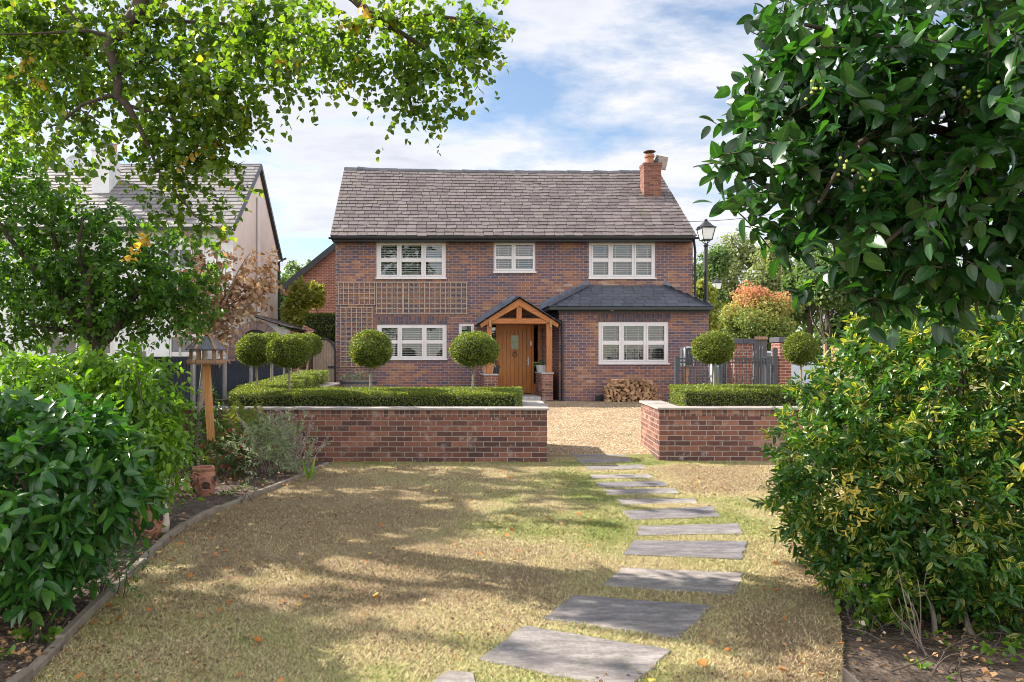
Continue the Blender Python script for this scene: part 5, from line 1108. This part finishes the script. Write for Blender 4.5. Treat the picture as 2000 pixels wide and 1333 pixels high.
for pts, r in (([(229,185),(200,192),(160,205),(120,240),(90,250)], .02), ([(248,205),(300,220),(380,250),(450,300)], .014), ([(240,62),(310,40),(420,45),(560,60),(680,70)], .02), ([(222,72),(170,60),(90,65),(0,68)], .018), ([(229,150),(290,110),(350,150),(430,170)], .013),
               ([(190,195),(160,240),(150,300)], .008), ([(150,210),(195,240),(190,255)], .008), ([(125,10),(160,50),(215,85)], .012)):
    wd.tube([lp(*p) for p in pts], list(np.linspace(r, r*.35, len(pts))), 6)
wd.tube([(-3.6,6.8,5.5),(-2.4,5.9,5.2),lp(560,-100,4.8),lp(690,-5,4.6),lp(720,25,4.6),lp(752,45,4.6),lp(800,75,4.6),lp(850,110,4.6),lp(880,150,4.6)], [.08,.06,.05,.032,.026,.02,.015,.01,.005], 7)
wd.tube([lp(752,45,4.6),lp(840,30,4.6),lp(920,40,4.6),lp(980,60,4.6)], [.015,.011,.008,.003], 6); wd.tube([lp(800,75,4.6),lp(790,130,4.6),lp(800,190,4.6),lp(810,230,4.6)], [.01,.008,.006,.003], 6)
for q in [(-6.2,10.6,6.2),(-8.5,9.8,6.0),(-9.3,6.8,6.0),(-7.9,8.2,8.4),(-6.3,11.6,5.7),(-8.2,12,5.7)]: limb(wd, (-6.7,8.4,random.uniform(3.8,5.5)), q, .1, .02, .06)
lv = Leaves(); LS = .045
E1 = [(30,40,6.6,110,100,.5,1.0),(120,60,6.5,140,110,.6,1.05),(330,75,6.4,150,110,.6,1.15),(500,60,6.2,140,100,.55,1.15),(620,70,6.1,100,75,.5,1.05),(570,130,6.1,60,70,.4,.7),(430,150,6.2,90,120,.5,1.2),(330,190,6.4,80,100,.5,.9),
      (770,45,6.0,120,55,.45,1.0),(880,45,6.0,105,60,.4,1.1),(930,85,6.0,55,55,.35,1.0),(850,120,6.0,85,60,.4,1.1),(800,185,6.0,50,55,.3,1.2),(870,205,6.0,45,30,.25,.9),(690,125,6.0,70,40,.3,.7),(760,120,6.0,60,50,.35,.8),
      (60,180,6.7,90,80,.5,.5),(160,185,6.5,90,80,.5,.5),(190,262,6.4,90,32,.4,.45),(100,285,6.6,70,30,.35,.4),(290,290,6.3,70,60,.4,.8),(360,300,6.2,65,70,.35,1.1),(410,250,6.2,60,80,.35,1.0),(470,230,6.2,50,60,.3,.9),(430,330,6.2,50,45,.3,.7),
      (345,380,6.3,45,50,.25,.9),(395,430,6.3,45,35,.25,.8),(420,380,6.2,30,30,.2,.6),(300,430,6.4,50,25,.3,.2),(20,260,6.8,40,40,.3,.6)]
E1 = [(a, b, 4.6 if a > 600 else 5.4 if a > 480 else Y, r, q, dy*(.75 if a > 480 else 1), k) for a, b, Y, r, q, dy, k in E1]
fill(lv, [ell(*e) for e in E1 if e[2] < 5], .037, TR, 13, .24, 1.5, .05, .45, .8, .6, None, .0025, .4)
fill(lv, [ell(*e) for e in E1 if e[2] > 5], .048, TR, 13, .29, 1.65, .05, .45, .8, .6, None, .0025, .4)
S_off = [(np.array(c), np.array(r), d) for c, r, d in [((-7.4,11.2,6.5),(2.1,1.9,1.6),.55),((-9.6,8.6,7.0),(1.6,1.7,1.4),.12),((-6.6,11.8,5.9),(1.9,1.5,1.4),.8),((-10.2,6.4,6.6),(1.6,1.4,1.4),.6),((-8.7,7.6,6.0),(1.7,1.2,1.2),.5),((-8.2,12.4,5.8),(1.6,1.6,1.3),.5),((-8.0,8.5,8.8),(1.6,1.6,1.1),.2)]]
fill(lv, S_off, .13, TR, 12, .6, 1.0, .2, .4, .8, .6)
lv.build('crown', ML_lime, LT); wd.build('trunk', M_bark, LT, smooth=True)
lv = Leaves(); fill(lv, [ell(700,40,4.55,50,18,.1,.5),ell(400,290,6.1,45,35,.15,.45),ell(60,150,6.4,45,35,.15,.35),ell(270,475,6.3,30,18,.15,.4),ell(540,130,5.3,35,45,.1,.25)], .05, TR, 10, .22, 1.2)
lv.build('yellowed_leaves', leaf_mat('yellow_lime_leaves', [(0,(.42,.22,.03)),(.6,(.55,.36,.05)),(1,(.35,.30,.05))], .45, (1.5,1.4,.8)), LT)
# plum tree on the left
PT = thing('plum_tree', (X(205,8.4),8.4,0), 'dense dark green small tree at left before the white house', 'tree'); wd = MB()
b0 = (X(205,8.4),8.4,-.1); f1 = limb(wd, b0, (X(185,8.4),8.4,Z(690,8.4)+.1), .11, .09, 0, .03)[-1]
for q in [(60,520),(120,420),(200,440),(300,500),(350,560),(40,620),(280,600),(10,400),(185,560),(400,590)]: limb(wd, f1, (X(q[0],8.2),8.2+random.uniform(-.5,.5),Z(q[1],8.2)), .06, .012, .04, .07)
limb(wd, (X(180,8.1),8.0,Z(640,8)), (X(190,8),7.9,Z(520,8)), .045, .03, 0, .06); lv = Leaves()
E2 = [(60,480,8.3,130,110,.7,1.0),(190,500,8.3,130,90,.7,1.1),(300,560,8.2,110,90,.7,1.1),(90,590,8.3,130,90,.7,1.1),(220,610,8.2,130,60,.6,1.0),(350,570,8.1,70,70,.5,.8),(390,540,8.0,40,60,.35,.5),(380,620,8.1,50,40,.4,.6),(20,380,8.3,80,70,.5,.9),(110,400,8.2,80,50,.45,.8),(210,425,8.2,70,40,.4,.7),(320,470,8.1,60,40,.4,.7),(410,470,8.0,40,25,.2,.4),(-90,520,8.4,120,150,.8,1.0),(40,330,8.2,60,35,.3,.8),(30,660,8.3,60,40,.4,.7)]
fill(lv, [ell(*e) for e in E2], .07, TO, 12, .30, 2.7, .1, .3, .8, .7, None, .003, .5); lv.build('crown', ML_plum, PT); wd.build('trunk', M_bark, PT, smooth=True)
# withered magnolia
MG = thing('withered_shrub', (X(395,9.9),9.9,0), 'withered brown leaved shrub before the white gable', 'shrub'); wd = MB(); lv = Leaves(); ym_ = 9.9
base = (X(392,ym_),ym_,0); tips = [(527,500),(530,545),(440,475),(425,645),(505,560),(360,540),(340,600),(515,535),(480,560),(500,500),(455,545),(430,600),(470,620),(400,520),(380,480),(440,490),(365,590),(420,560),(390,640),(450,580),(485,525),(410,610),(375,545),(355,640)]
fk = (X(400,ym_),ym_,Z(655,ym_)); limb(wd, base, fk, .05, .04, 0, .02)
for q in tips:
    tp = (X(q[0],ym_), ym_+random.uniform(-.35,.35), Z(q[1],ym_)); pts = limb(wd, fk, tp, .022, .006, .02, .05, 6)
    for k in range(4):
        p = np.array(pts[-1-k]); sprays(lv, p[None]+rng.normal(0,.04,(4,3)), rng.normal(0,.5,(4,3))+np.array([.2,0,.4]), 5, .2, .082, TO, .7, .9, .3)
lv.build('foliage', ML_brown, MG); wd.build('branches', M_bark2, MG, smooth=True)
lv2 = MB(); lv2.lathe([(0,-.05),(.03,-.02),(.03,.03),(0,.06)], (X(415,9.9),9.8,Z(531,9.9)), 8); o = lv2.build('red_bud', simple('red_petal',(.6,.05,.03),.6,.2,9), MG)
def bush(name, label, cat, base, ells, ml, leaf, T, nleaf, ln, cov=1.6, lo=.3, stems=14, sr=.014, bark=None, twig=False, extra=None, **kw):
    t = thing(name, (base[0],base[1],0), label, cat); wd = MB(); lv = Leaves()
    fill(lv, ells, leaf, T, nleaf, ln, cov, lo, wood=wd if twig else None, **kw)
    for i in range(stems):
        c, r, _ = ells[i % len(ells)]; q = c + rdir(1)[0]*r*.75; q[2] = max(q[2], .15); limb(wd, (base[0]+rng.normal(0,.09), base[1]+rng.normal(0,.09), -.03), q, sr, sr*.35, .03, .07, 6)
    if extra: extra(lv, wd)
    lv.build('foliage', ml, t); wd.build('stems', bark or M_bark, t, smooth=True); return t
# bright shrub
bush('mock_orange_shrub', 'bright green drooping leaved shrub between laurel and bird table', 'shrub', (X(190,6.3),6.3),
     [ell(150,780,6.3,170,105,.6,1.1),ell(265,775,6.3,95,100,.55,1.1),ell(315,850,6.2,58,95,.5,1.1),ell(120,720,6.4,125,55,.5,1.0),ell(235,705,6.4,95,45,.5,1.0),ell(20,760,6.5,130,110,.6,1.0),ell(295,920,6.0,55,50,.35,.8),ell(230,900,6.0,110,110,.5,1.0)],
     ML_phil, .066, TF(.27,.09,.35,(.12,.35,.62,.85),.62), 11, .30, 3.2, .3, 20, .012, spread=.75, droop=.55, outward=.8)
# laurel
bush('laurel_bush', 'big glossy cherry laurel bush at the lower left edge', 'bush', (X(20,4.2),4.2),
     [ell(50,960,4.1,195,190,.6,1.15),ell(140,945,4.0,120,140,.5,1.2),ell(90,830,4.2,150,80,.5,1.1),ell(40,1080,4.0,150,100,.5,1.0),ell(110,1075,3.95,75,75,.4,.9),ell(-120,950,4.2,160,220,.6,.9),ell(205,915,4.0,68,105,.4,1.1)],
     ML_laurel, .098, TF(.2,.06,.25), 9, .18, 5.2, .5, 18, .014, spread=.85, droop=.3, upn=.35, outward=1.2)
M_berry = simple('green_berries',(.30,.34,.05),.4,.2,9)
# holly tree overhead on the right
HT = thing('holly_tree', (3.9,3.2,0), 'dark glossy evergreen tree overhanging the top right', 'tree'); wd = MB(); wd.tube([(3.9,3.2,-.1),(3.85,3.2,1.4),(3.7,3.2,2.8),(3.55,3.2,4.4)], [.16,.13,.11,.07], 12); lv = Leaves()
for q in [(1480,330),(1560,60),(1700,200),(1900,100),(1570,410),(1750,420),(1900,380),(1850,540),(1660,500),(1800,20),(1950,250)]: limb(wd, (3.8,3.2,random.uniform(1.9,3.3)), (X(q[0],3.1),3.1+random.uniform(-.3,.3),Z(q[1],3.1)), .04, .008, .03, .06)
E3 = [(1760,140,3.2,260,180,.5,1.15),(1640,250,3.2,130,140,.4,1.15),(1850,300,3.1,200,170,.5,1.2),(1740,420,3.1,170,120,.45,1.2),(1900,470,3.2,160,130,.45,1.1),(1600,395,3.1,95,75,.35,1.1),(1540,330,3.1,90,60,.3,1.0),(1475,320,3.1,60,50,.25,.6),(1425,300,3.1,45,28,.15,.55),(1470,385,3.1,45,35,.18,.5),(1480,440,3.1,35,20,.15,.35),(1535,230,3.1,75,70,.3,1.1),
      (1530,110,3.15,65,115,.3,1.1),(1560,20,3.2,90,60,.35,.9),(1470,210,3.1,40,30,.2,.4),(1545,462,3.1,55,28,.25,.7),(1715,500,3.1,80,50,.3,1.0),(1800,550,3.1,95,55,.35,.9),(1930,560,3.2,110,65,.4,.8),(1990,150,2.8,130,200,.4,1.0),(1720,590,3.1,40,25,.2,.4),(2150,300,3.2,200,350,.6,.6),(1800,-120,3.3,350,130,.6,.6)]
fill(lv, [ell(*e) for e in E3],   .086, TF(.27,.08,.18), 9, .20, 3.8, .12, .25, .85, .5, wd, .0028, .6, shift=0)
lv.build('crown', ML_holly, HT); wd.build('trunk', M_bark, HT, smooth=True)
for q in [(1640,330),(1930,190),(1680,350),(1590,175),(1705,345),(1900,175)]:
    mb = MB()
    for k in range(6): c = (X(q[0]+random.gauss(0,12),2.75),2.75+random.gauss(0,.03),Z(q[1]+random.gauss(0,9),2.75)); mb.lathe([(0,-.007),(.006,-.003),(.006,.003),(0,.007)], c, 6)
    mb.build('berry_cluster', M_berry, HT)
# variegated bush on the right
def gold(lv, wd):
    for c, n_ in (((1665,975),8),((1672,1010),5),((1640,930),2),((1985,850),2)):
        Y = 3.85; P = np.array([X(c[0],Y),Y,Z(c[1],Y)])[None] + rng.normal(0,.04,(n_,3)); sprays(lv, P, rng.normal(0,.4,(n_,3))+np.array([-.1,-.4,.4]), 6, .09, .036, TF(.17,.06,.2,(.15,.4,.65,.87),1.0), .2, .8, .5, .8)
EU = [ell(1790,800,4.55,215,185,.75,1.2),ell(1910,780,4.5,220,190,.75,1.1),ell(1740,960,4.35,200,180,.7,1.2),ell(1900,970,4.3,230,200,.75,1.1),ell(1655,925,4.6,115,165,.55,1.15),ell(1815,690,4.6,130,75,.55,1.1),ell(1930,660,4.6,150,70,.5,1.0),ell(1720,1095,4.2,105,85,.4,1.0),ell(1880,1120,4.2,150,90,.45,1.0),ell(2120,850,4.5,190,260,.8,.9),ell(1600,985,4.5,80,110,.4,1.0),ell(1690,1125,4.15,80,75,.35,1.0),ell(1960,1170,4.0,120,85,.4,1.1),ell(1830,1050,4.0,150,100,.4,.9),ell(1745,655,4.65,65,50,.4,1.0),ell(1860,1190,4.1,90,50,.3,.8)]
bush('variegated_bush', 'large rounded yellow and green leaved bush filling the lower right', 'bush', (X(1860,4.4),4.4), EU, ML_euon, .056, TF(.17,.06,.2,(.15,.4,.65,.87),1.0), 11, .10, 5.2, .72, 26, .016, spread=.8, droop=.02, upn=.6, outward=1.5, clus=.45, extra=gold)
def small(name, label, cat, px, py, ml, T, leaf, ells, ln, nleaf=10, cov=1.4, **kw):
    x, Y = G(px, py); return bush(name, label, cat, (x, Y), ells, ml, leaf, T, nleaf, ln, cov, .1, 8, .004, **kw)
small('rosemary_bush', 'feathery green rosemary sprawling beneath the laurel over the edging', 'herb', 200, 1165, ML_ros, T_oval(.11,.02,.05), .034, [ell(225,1105,4.3,70,60,.3,1.6),ell(250,1085,4.5,50,45,.25,1.0),ell(190,1080,4.5,60,50,.3,1.0)], .28, 34, 1.8, droop=-.25, spread=.55, outward=.6)
small('lavender_bush', 'grey green lavender with dry flower spikes beside the edging', 'lavender', 545, 945, ML_grey, T_oval(.14,.03,.05), .055, [ell(550,872,8.9,66,62,.35,1.2),ell(495,885,8.9,62,58,.35,1.1),ell(580,905,9,40,35,.3,1.0)], .3, 22, 2.6, droop=-.3, spread=.5, outward=.6)
def spikes(name, label, pts, Y0, h, m, base):
    t = thing(name, (*base,0), label, 'plant'); wd = MB(); lv = Leaves()
    for px, py in pts:
        Y = Y0+random.uniform(-.2,.2); p = np.array([X(px,Y),Y,Z(py,Y)]); b = np.array([base[0]+(p[0]-base[0])*.45,base[1],.02]); limb(wd, b, p, .0055, .003, .02, .03, 5)
        d = unit(p-b); k = 18; tt_ = rng.random(k)*.36; lv.add(p[None]-d[None]*tt_[:,None]+rng.normal(0,.008,(k,3)), rng.normal(0,.5,(k,3))+d, rng.normal(0,1,(k,3)), .04, TD)
    lv.build('flower_heads', m, t); wd.build('stems', M_bark2, t)
spikes('dry_flower_stalks', 'dry purplish flower stalks leaning before the brick wall', [(560+random.gauss(0,38),832+random.gauss(0,16)) for _ in range(40)]+[(600,860),(605,880),(590,850),(480,835),(470,820),(495,850),(455,840)], 9.4, .6, ML_seed, (X(545,9.3),9.3))
def fern(px, py, Y, fronds, label):
    b = np.array([X(px,Y),Y,.0]); t = thing('fern', tuple(b), label, 'fern'); lv = Leaves(); wd = MB()
    for tx, ty in fronds:
        q = np.array([X(tx,Y),Y+random.uniform(-.25,.1),Z(ty,Y)]); pts = limb(wd, b, q, .005, .002, .08, .02, 5); P = np.array(pts); k = 22
        tt_ = np.linspace(.3,1,k); I = np.stack([np.interp(tt_, np.linspace(0,1,len(P)), P[:,i]) for i in range(3)],1); d = unit(np.gradient(I, axis=0)); s = unit(np.cross(d, np.array([.1,-1,.3])))
        for sg in (-1,1): lv.add(I, s*sg+d*.5+rng.normal(0,.08,(k,3)), np.tile((.1,-1,.4),(k,1))+rng.normal(0,.2,(k,3)), .13*np.sin(np.pi*np.clip((1-tt_)*1.1+.12,0,1)), T_oval(.16,.03,.2), np.clip(rng.random(k)*.7+random.random()*.4,0,1))
    lv.build('fronds', ML_fern, t); wd.build('stems', M_bark2, t)
fern(480,930,9.75,[(450,800),(465,785),(488,800),(505,790),(520,805),(440,830),(530,830),(432,850),(475,815),(498,815)],'yellowing fern fronds rising before the wall beside the bird table')
fern(560,930,9.95,[(545,830),(575,825),(530,845),(560,840)],'small golden fern peeping above the lavender against the wall')
small('red_flowered_plant', 'low green plant with red flowers behind the upright strawberry pot', 'plant', 440, 945, ML_red, TO, .05, [ell(450,900,8.9,50,40,.3,1.0),ell(400,905,8.8,40,30,.25,.9),ell(470,870,9.1,40,35,.25,.8),ell(420,870,9.2,40,40,.3,.8)], .2, 10, 1.3)
small('russet_perennial', 'russet dying leaves drooping beside the upright strawberry pot', 'plant', 355, 965, ML_purp, T_oval(.2,.05,.3), .09, [ell(355,925,7.6,35,40,.2,.8),ell(330,930,7.4,40,40,.2,.6)], .22, 8, 1.1, droop=.7)
small('leafy_perennial', 'loose green leafy growth behind the leaning bird table post', 'plant', 400, 880, ML_plum, TN, .06, [ell(400,830,9.7,55,80,.3,1.0),ell(440,850,9.9,50,50,.25,.9),ell(370,880,9.0,40,60,.3,.8)], .3, 12, 1.2)
small('ground_ivy', 'yellow green ground ivy on the soil at the lower left corner', 'ground cover', 75, 1260, ML_phil, TR, .05, [ell(60,1250,3.7,75,18,.25,.8),ell(110,1240,3.8,40,14,.15,.7)], .12, 8, 1.2)
small('bed_weeds', 'low leafy weeds along the edging below the lavender', 'plant', 470, 985, ML_plum, TO, .035, [ell(440,965,7.9,45,16,.25,.7),ell(500,955,8.4,50,14,.25,.6)], .1, 8, 1.0)
small('young_suckers', 'young pale green shoots at the left foot of the variegated bush', 'plant', 1690, 1250, ML_phil, TO, .05, [ell(1690,1170,3.95,60,45,.2,1.2),ell(1650,1130,4.0,35,30,.15,.8),ell(1760,1210,3.85,60,35,.2,.8)], .14, 8, 1.2)
small('creeping_seedling', 'small green seedlings on the soil at the bottom right corner', 'plant', 1850, 1320, ML_phil, TO, .045, [ell(1830,1310,3.4,70,20,.2,.6),ell(1960,1280,3.5,60,40,.25,.7)], .12, 8, 1.1)
def twigs():
    t = thing('bare_twigs', (X(1820,3.75),3.75,0), 'bare grey twigs and stems under the variegated bush', 'twigs'); wd = MB()
    for i in range(11): b = (X(1790+random.gauss(0,30),3.75),3.75+random.gauss(0,.1),0); limb(wd, b, (X(1770+random.gauss(0,60),3.7),3.7+random.gauss(0,.1),Z(1150+random.gauss(0,40),3.7)), .004, .002, 0, .05, 5)
    for px, r in ((1825,.014),(1900,.018)): limb(wd, (X(px,3.9),3.9,-.02), (X(px-25,4.1),4.1,Z(1080,4.1)), r, r*.7, 0, .04, 7)
    wd.build('stems', simple('grey_twigs',(.17,.14,.11),.9,.3,20), t)
twigs()
def litter():                                    # crumbs of dry leaf and twig in the turf and on the beds
    n = 20000; y = 2.8 + 7.5*rng.random(n)**1.6; lo_, hi_ = edge_l(y)-.9, np.minimum(edge_r(y)+.8, 4.5); x = lo_ + (hi_-lo_)*rng.random(n)**1.3
    k = (np.abs(x-np.interp(y, PY, PX)) > .45) & (fbm(x, y, 1.3, 3) > .42*rng.random(n)+.25); x, y = x[k], y[k]; n = len(x); bed = (x < edge_l(y)) | (x > edge_r(y)); lv = Leaves()
    A = rng.normal(0,1,(n,3)); A[:,2] *= .25; Nn = rng.normal(0,.4,(n,3)); Nn[:,2] += 1
    lv.add(np.stack([x, y, np.where(bed, .045, .016)+rng.uniform(0,.01,n)],1), A, Nn, rng.uniform(.006,.026,n)*np.where(bed,1.6,1), TD, rng.random(n))
    o = lv.build('leaf_litter', leaf_mat('leaf_litter', [(0,(.11,.075,.05)), (.45,(.18,.11,.065)), (.75,(.27,.16,.08)), (.93,(.42,.22,.08)), (1,(.5,.42,.3))], .1, (1.2,1,.7), .85, .15)); tag(o, 'crumbs of dry brown leaf scattered in the turf and over the beds', 'leaf litter', kind='stuff')
litter()
def iris():
    x, Y = G(603, 938); t = thing('strap_leaf_plant', (x,Y,0), 'few long strap leaves leaning at the end of the edging', 'plant'); lv = Leaves(); n = 7
    lv.add(np.tile((x,Y,0.),(n,1))+rng.normal(0,.03,(n,3))*np.array([1,1,0]), rng.normal(0,.3,(n,3))+np.array([.15,-.1,1]), np.tile((0,-1.,.2),(n,1)), rng.uniform(.16,.32,n), T_oval(.05,.02,.25)); lv.build('leaves', ML_phil, t)
iris()
# background trees
def tree(name, label, px, ptop, pbot, rxp, Y, ml, leaf, n=2600, lo=.35, group=None, grad=False, cat='tree', blobs=9):
    x = X(px,Y); zt = Z(ptop,Y); zb = max(Z(pbot,Y), .6); rx = rxp/F*Y; t = thing(name, (x,Y,.2), label, cat, group); wd = MB()
    cz = (zt+zb)/2; rz = (zt-zb)/2; wd.tube([(x,Y,.0),(x+.03*rx,Y,zb*.6),(x,Y,cz)], [rx*.07+.04,rx*.055+.03,rx*.03+.01], 8); lv = Leaves()
    for k in range(blobs):
        d = rdir(1)[0]*(rng.uniform(.45,1.08) if blobs > 12 else 1); c = np.array([x,Y,cz]) + d*np.array([rx*.66,rx*.58,rz*.66]); r = np.array([rx,rx*.9,rz*.8])*rng.uniform(.3,.52)*(.8 if blobs > 12 else 1); limb(wd, (x,Y,zb+.2*rz), c, rx*.022+.01, .01, .03, .06, 5)
        m_ = n//blobs; P, dd = in_ell(m_, c, r, .4, k); A = dd*.6+rng.normal(0,.7,(m_,3)); A[:,2] -= .2; Nn = dd*.8+rng.normal(0,.45,(m_,3)); Nn[:,2] += .4
        rd = rng.random(m_)*.75 + .25*rng.random()
        if grad: zg_ = zb+(zt-zb)*.42; rd = np.clip((P[:,2]-zg_)/(zt-zg_)*1.05 + .02 + .10*(P[:,0]-x)/rx + rng.normal(0,.2,m_) + rng.normal(0,.16), 0, .97)
        lv.add(P, A, Nn, leaf*(.6+.8*rng.random(m_)), T_oval(.42,.12,.2) if leaf > .3 else TOW, rd)
    lv.build('crown', ml, t); wd.build('trunk', M_bark, t, smooth=True); return t
tree('autumn_tree','orange and yellow rounded autumn tree behind the railings',1478,530,738,84,30,ML_acer,.085,30000,grad=True,blobs=44)
g_ = 'woodland trees beyond the gardens'
for a in [('oak_tree','dark green dense tree right of the autumn tree',1615,500,690,98,38,ML_wood,.2,17000),('birch_tree','pale grey green feathery tree above the autumn tree',1500,445,650,80,55,ML_wood2,.22,9000),('yellowing_tree','yellow green tree between the house corner and the taller lamp post',1368,532,690,42,36,ML_yel,.16,5200),
          ('oak_tree','green tree behind the taller lantern lamp post',1375,455,640,60,62,ML_wood,.24,7500),('tall_tree','mid green tree beyond the pale feathery tree, left of the dark evergreen branches',1435,455,620,70,66,ML_wood2,.26,7500),('oak_tree','green tree behind the dark green dense tree, mostly behind evergreen leaves',1580,470,640,90,64,ML_wood,.28,6500),('oak_tree','tree at far right almost wholly behind the evergreen branches',1740,480,680,110,60,ML_wood,.28,6500),('oak_tree','distant tree furthest right behind the variegated bush',1900,500,690,120,62,ML_wood,.34,3000),
          ('round_tree','dark rounded tree on the skyline between the two houses',588,484,640,45,52,ML_wood,.25,3200),('yellowing_tree','loose yellow green tree before the red brick gable',603,528,700,52,26.5,ML_yel,.11,7000),('oak_tree','tree behind the white house seen through the gap at the skyline left of the gable',560,530,690,40,46,ML_wood,.25,2200)]:
    tree(*a, group=g_)

r = hedge([(X(596,23),22.6),(X(665,23),22.6),(X(665,23),23.8),(X(596,23),23.8)], .3, lambda y: Z(613,22.6), 'tall clipped hedge behind the arched gate left of the house', dens=900, leaf=.05, jit=.03, name='clipped_hedge')
mb = MB(); mb.slab([(x,y) for x,y in [(-60,75),(90,75),(90,82),(-60,82)]], 0, 1); 
def wood():
    lv = Leaves(); n = 9000; x = rng.uniform(-70,110,n); h = 7.5+2.5*fbm(x, x*0, .12, 3); z = h*rng.random(n)**.7; y = 80+rng.uniform(-3,3,n)
    lv.add(np.stack([x,y,z],1), rng.normal(0,1,(n,3)), rng.normal(0,.6,(n,3))+np.array([0,-.7,.6]), 1.1*(.6+.8*rng.random(n)), TOW); o = lv.build('distant_wood', ML_wood); tag(o,'far off wood closing the horizon behind the gardens','wood',kind='stuff')
wood()

def back_tree():                                 # stands behind the viewpoint; the left windows mirror it
    t = thing('oak_tree', (-2.2,-9,0), 'broad oak behind the viewpoint, seen only as a reflection in the left windows', 'tree'); wd = MB(); wd.tube([(-2.2,-9,-.1),(-2.2,-9,3),(-2.1,-9,7)], [.3,.24,.12], 10); lv = Leaves()
    fill(lv, [(np.array(c), np.array(r), 1.0) for c, r in [((-2.2,-9,7.5),(2.6,2.2,3.2)),((-4,-9.5,6),(1.8,1.6,2)),((-.6,-8.6,6.2),(1.6,1.6,2.2)),((-2,-9,10),(1.8,1.6,1.4))]], .2, TR, 12, .6, 1.6, .2)
    lv.build('crown', ML_wood, t); wd.build('trunk', M_bark, t, smooth=True)
back_tree()
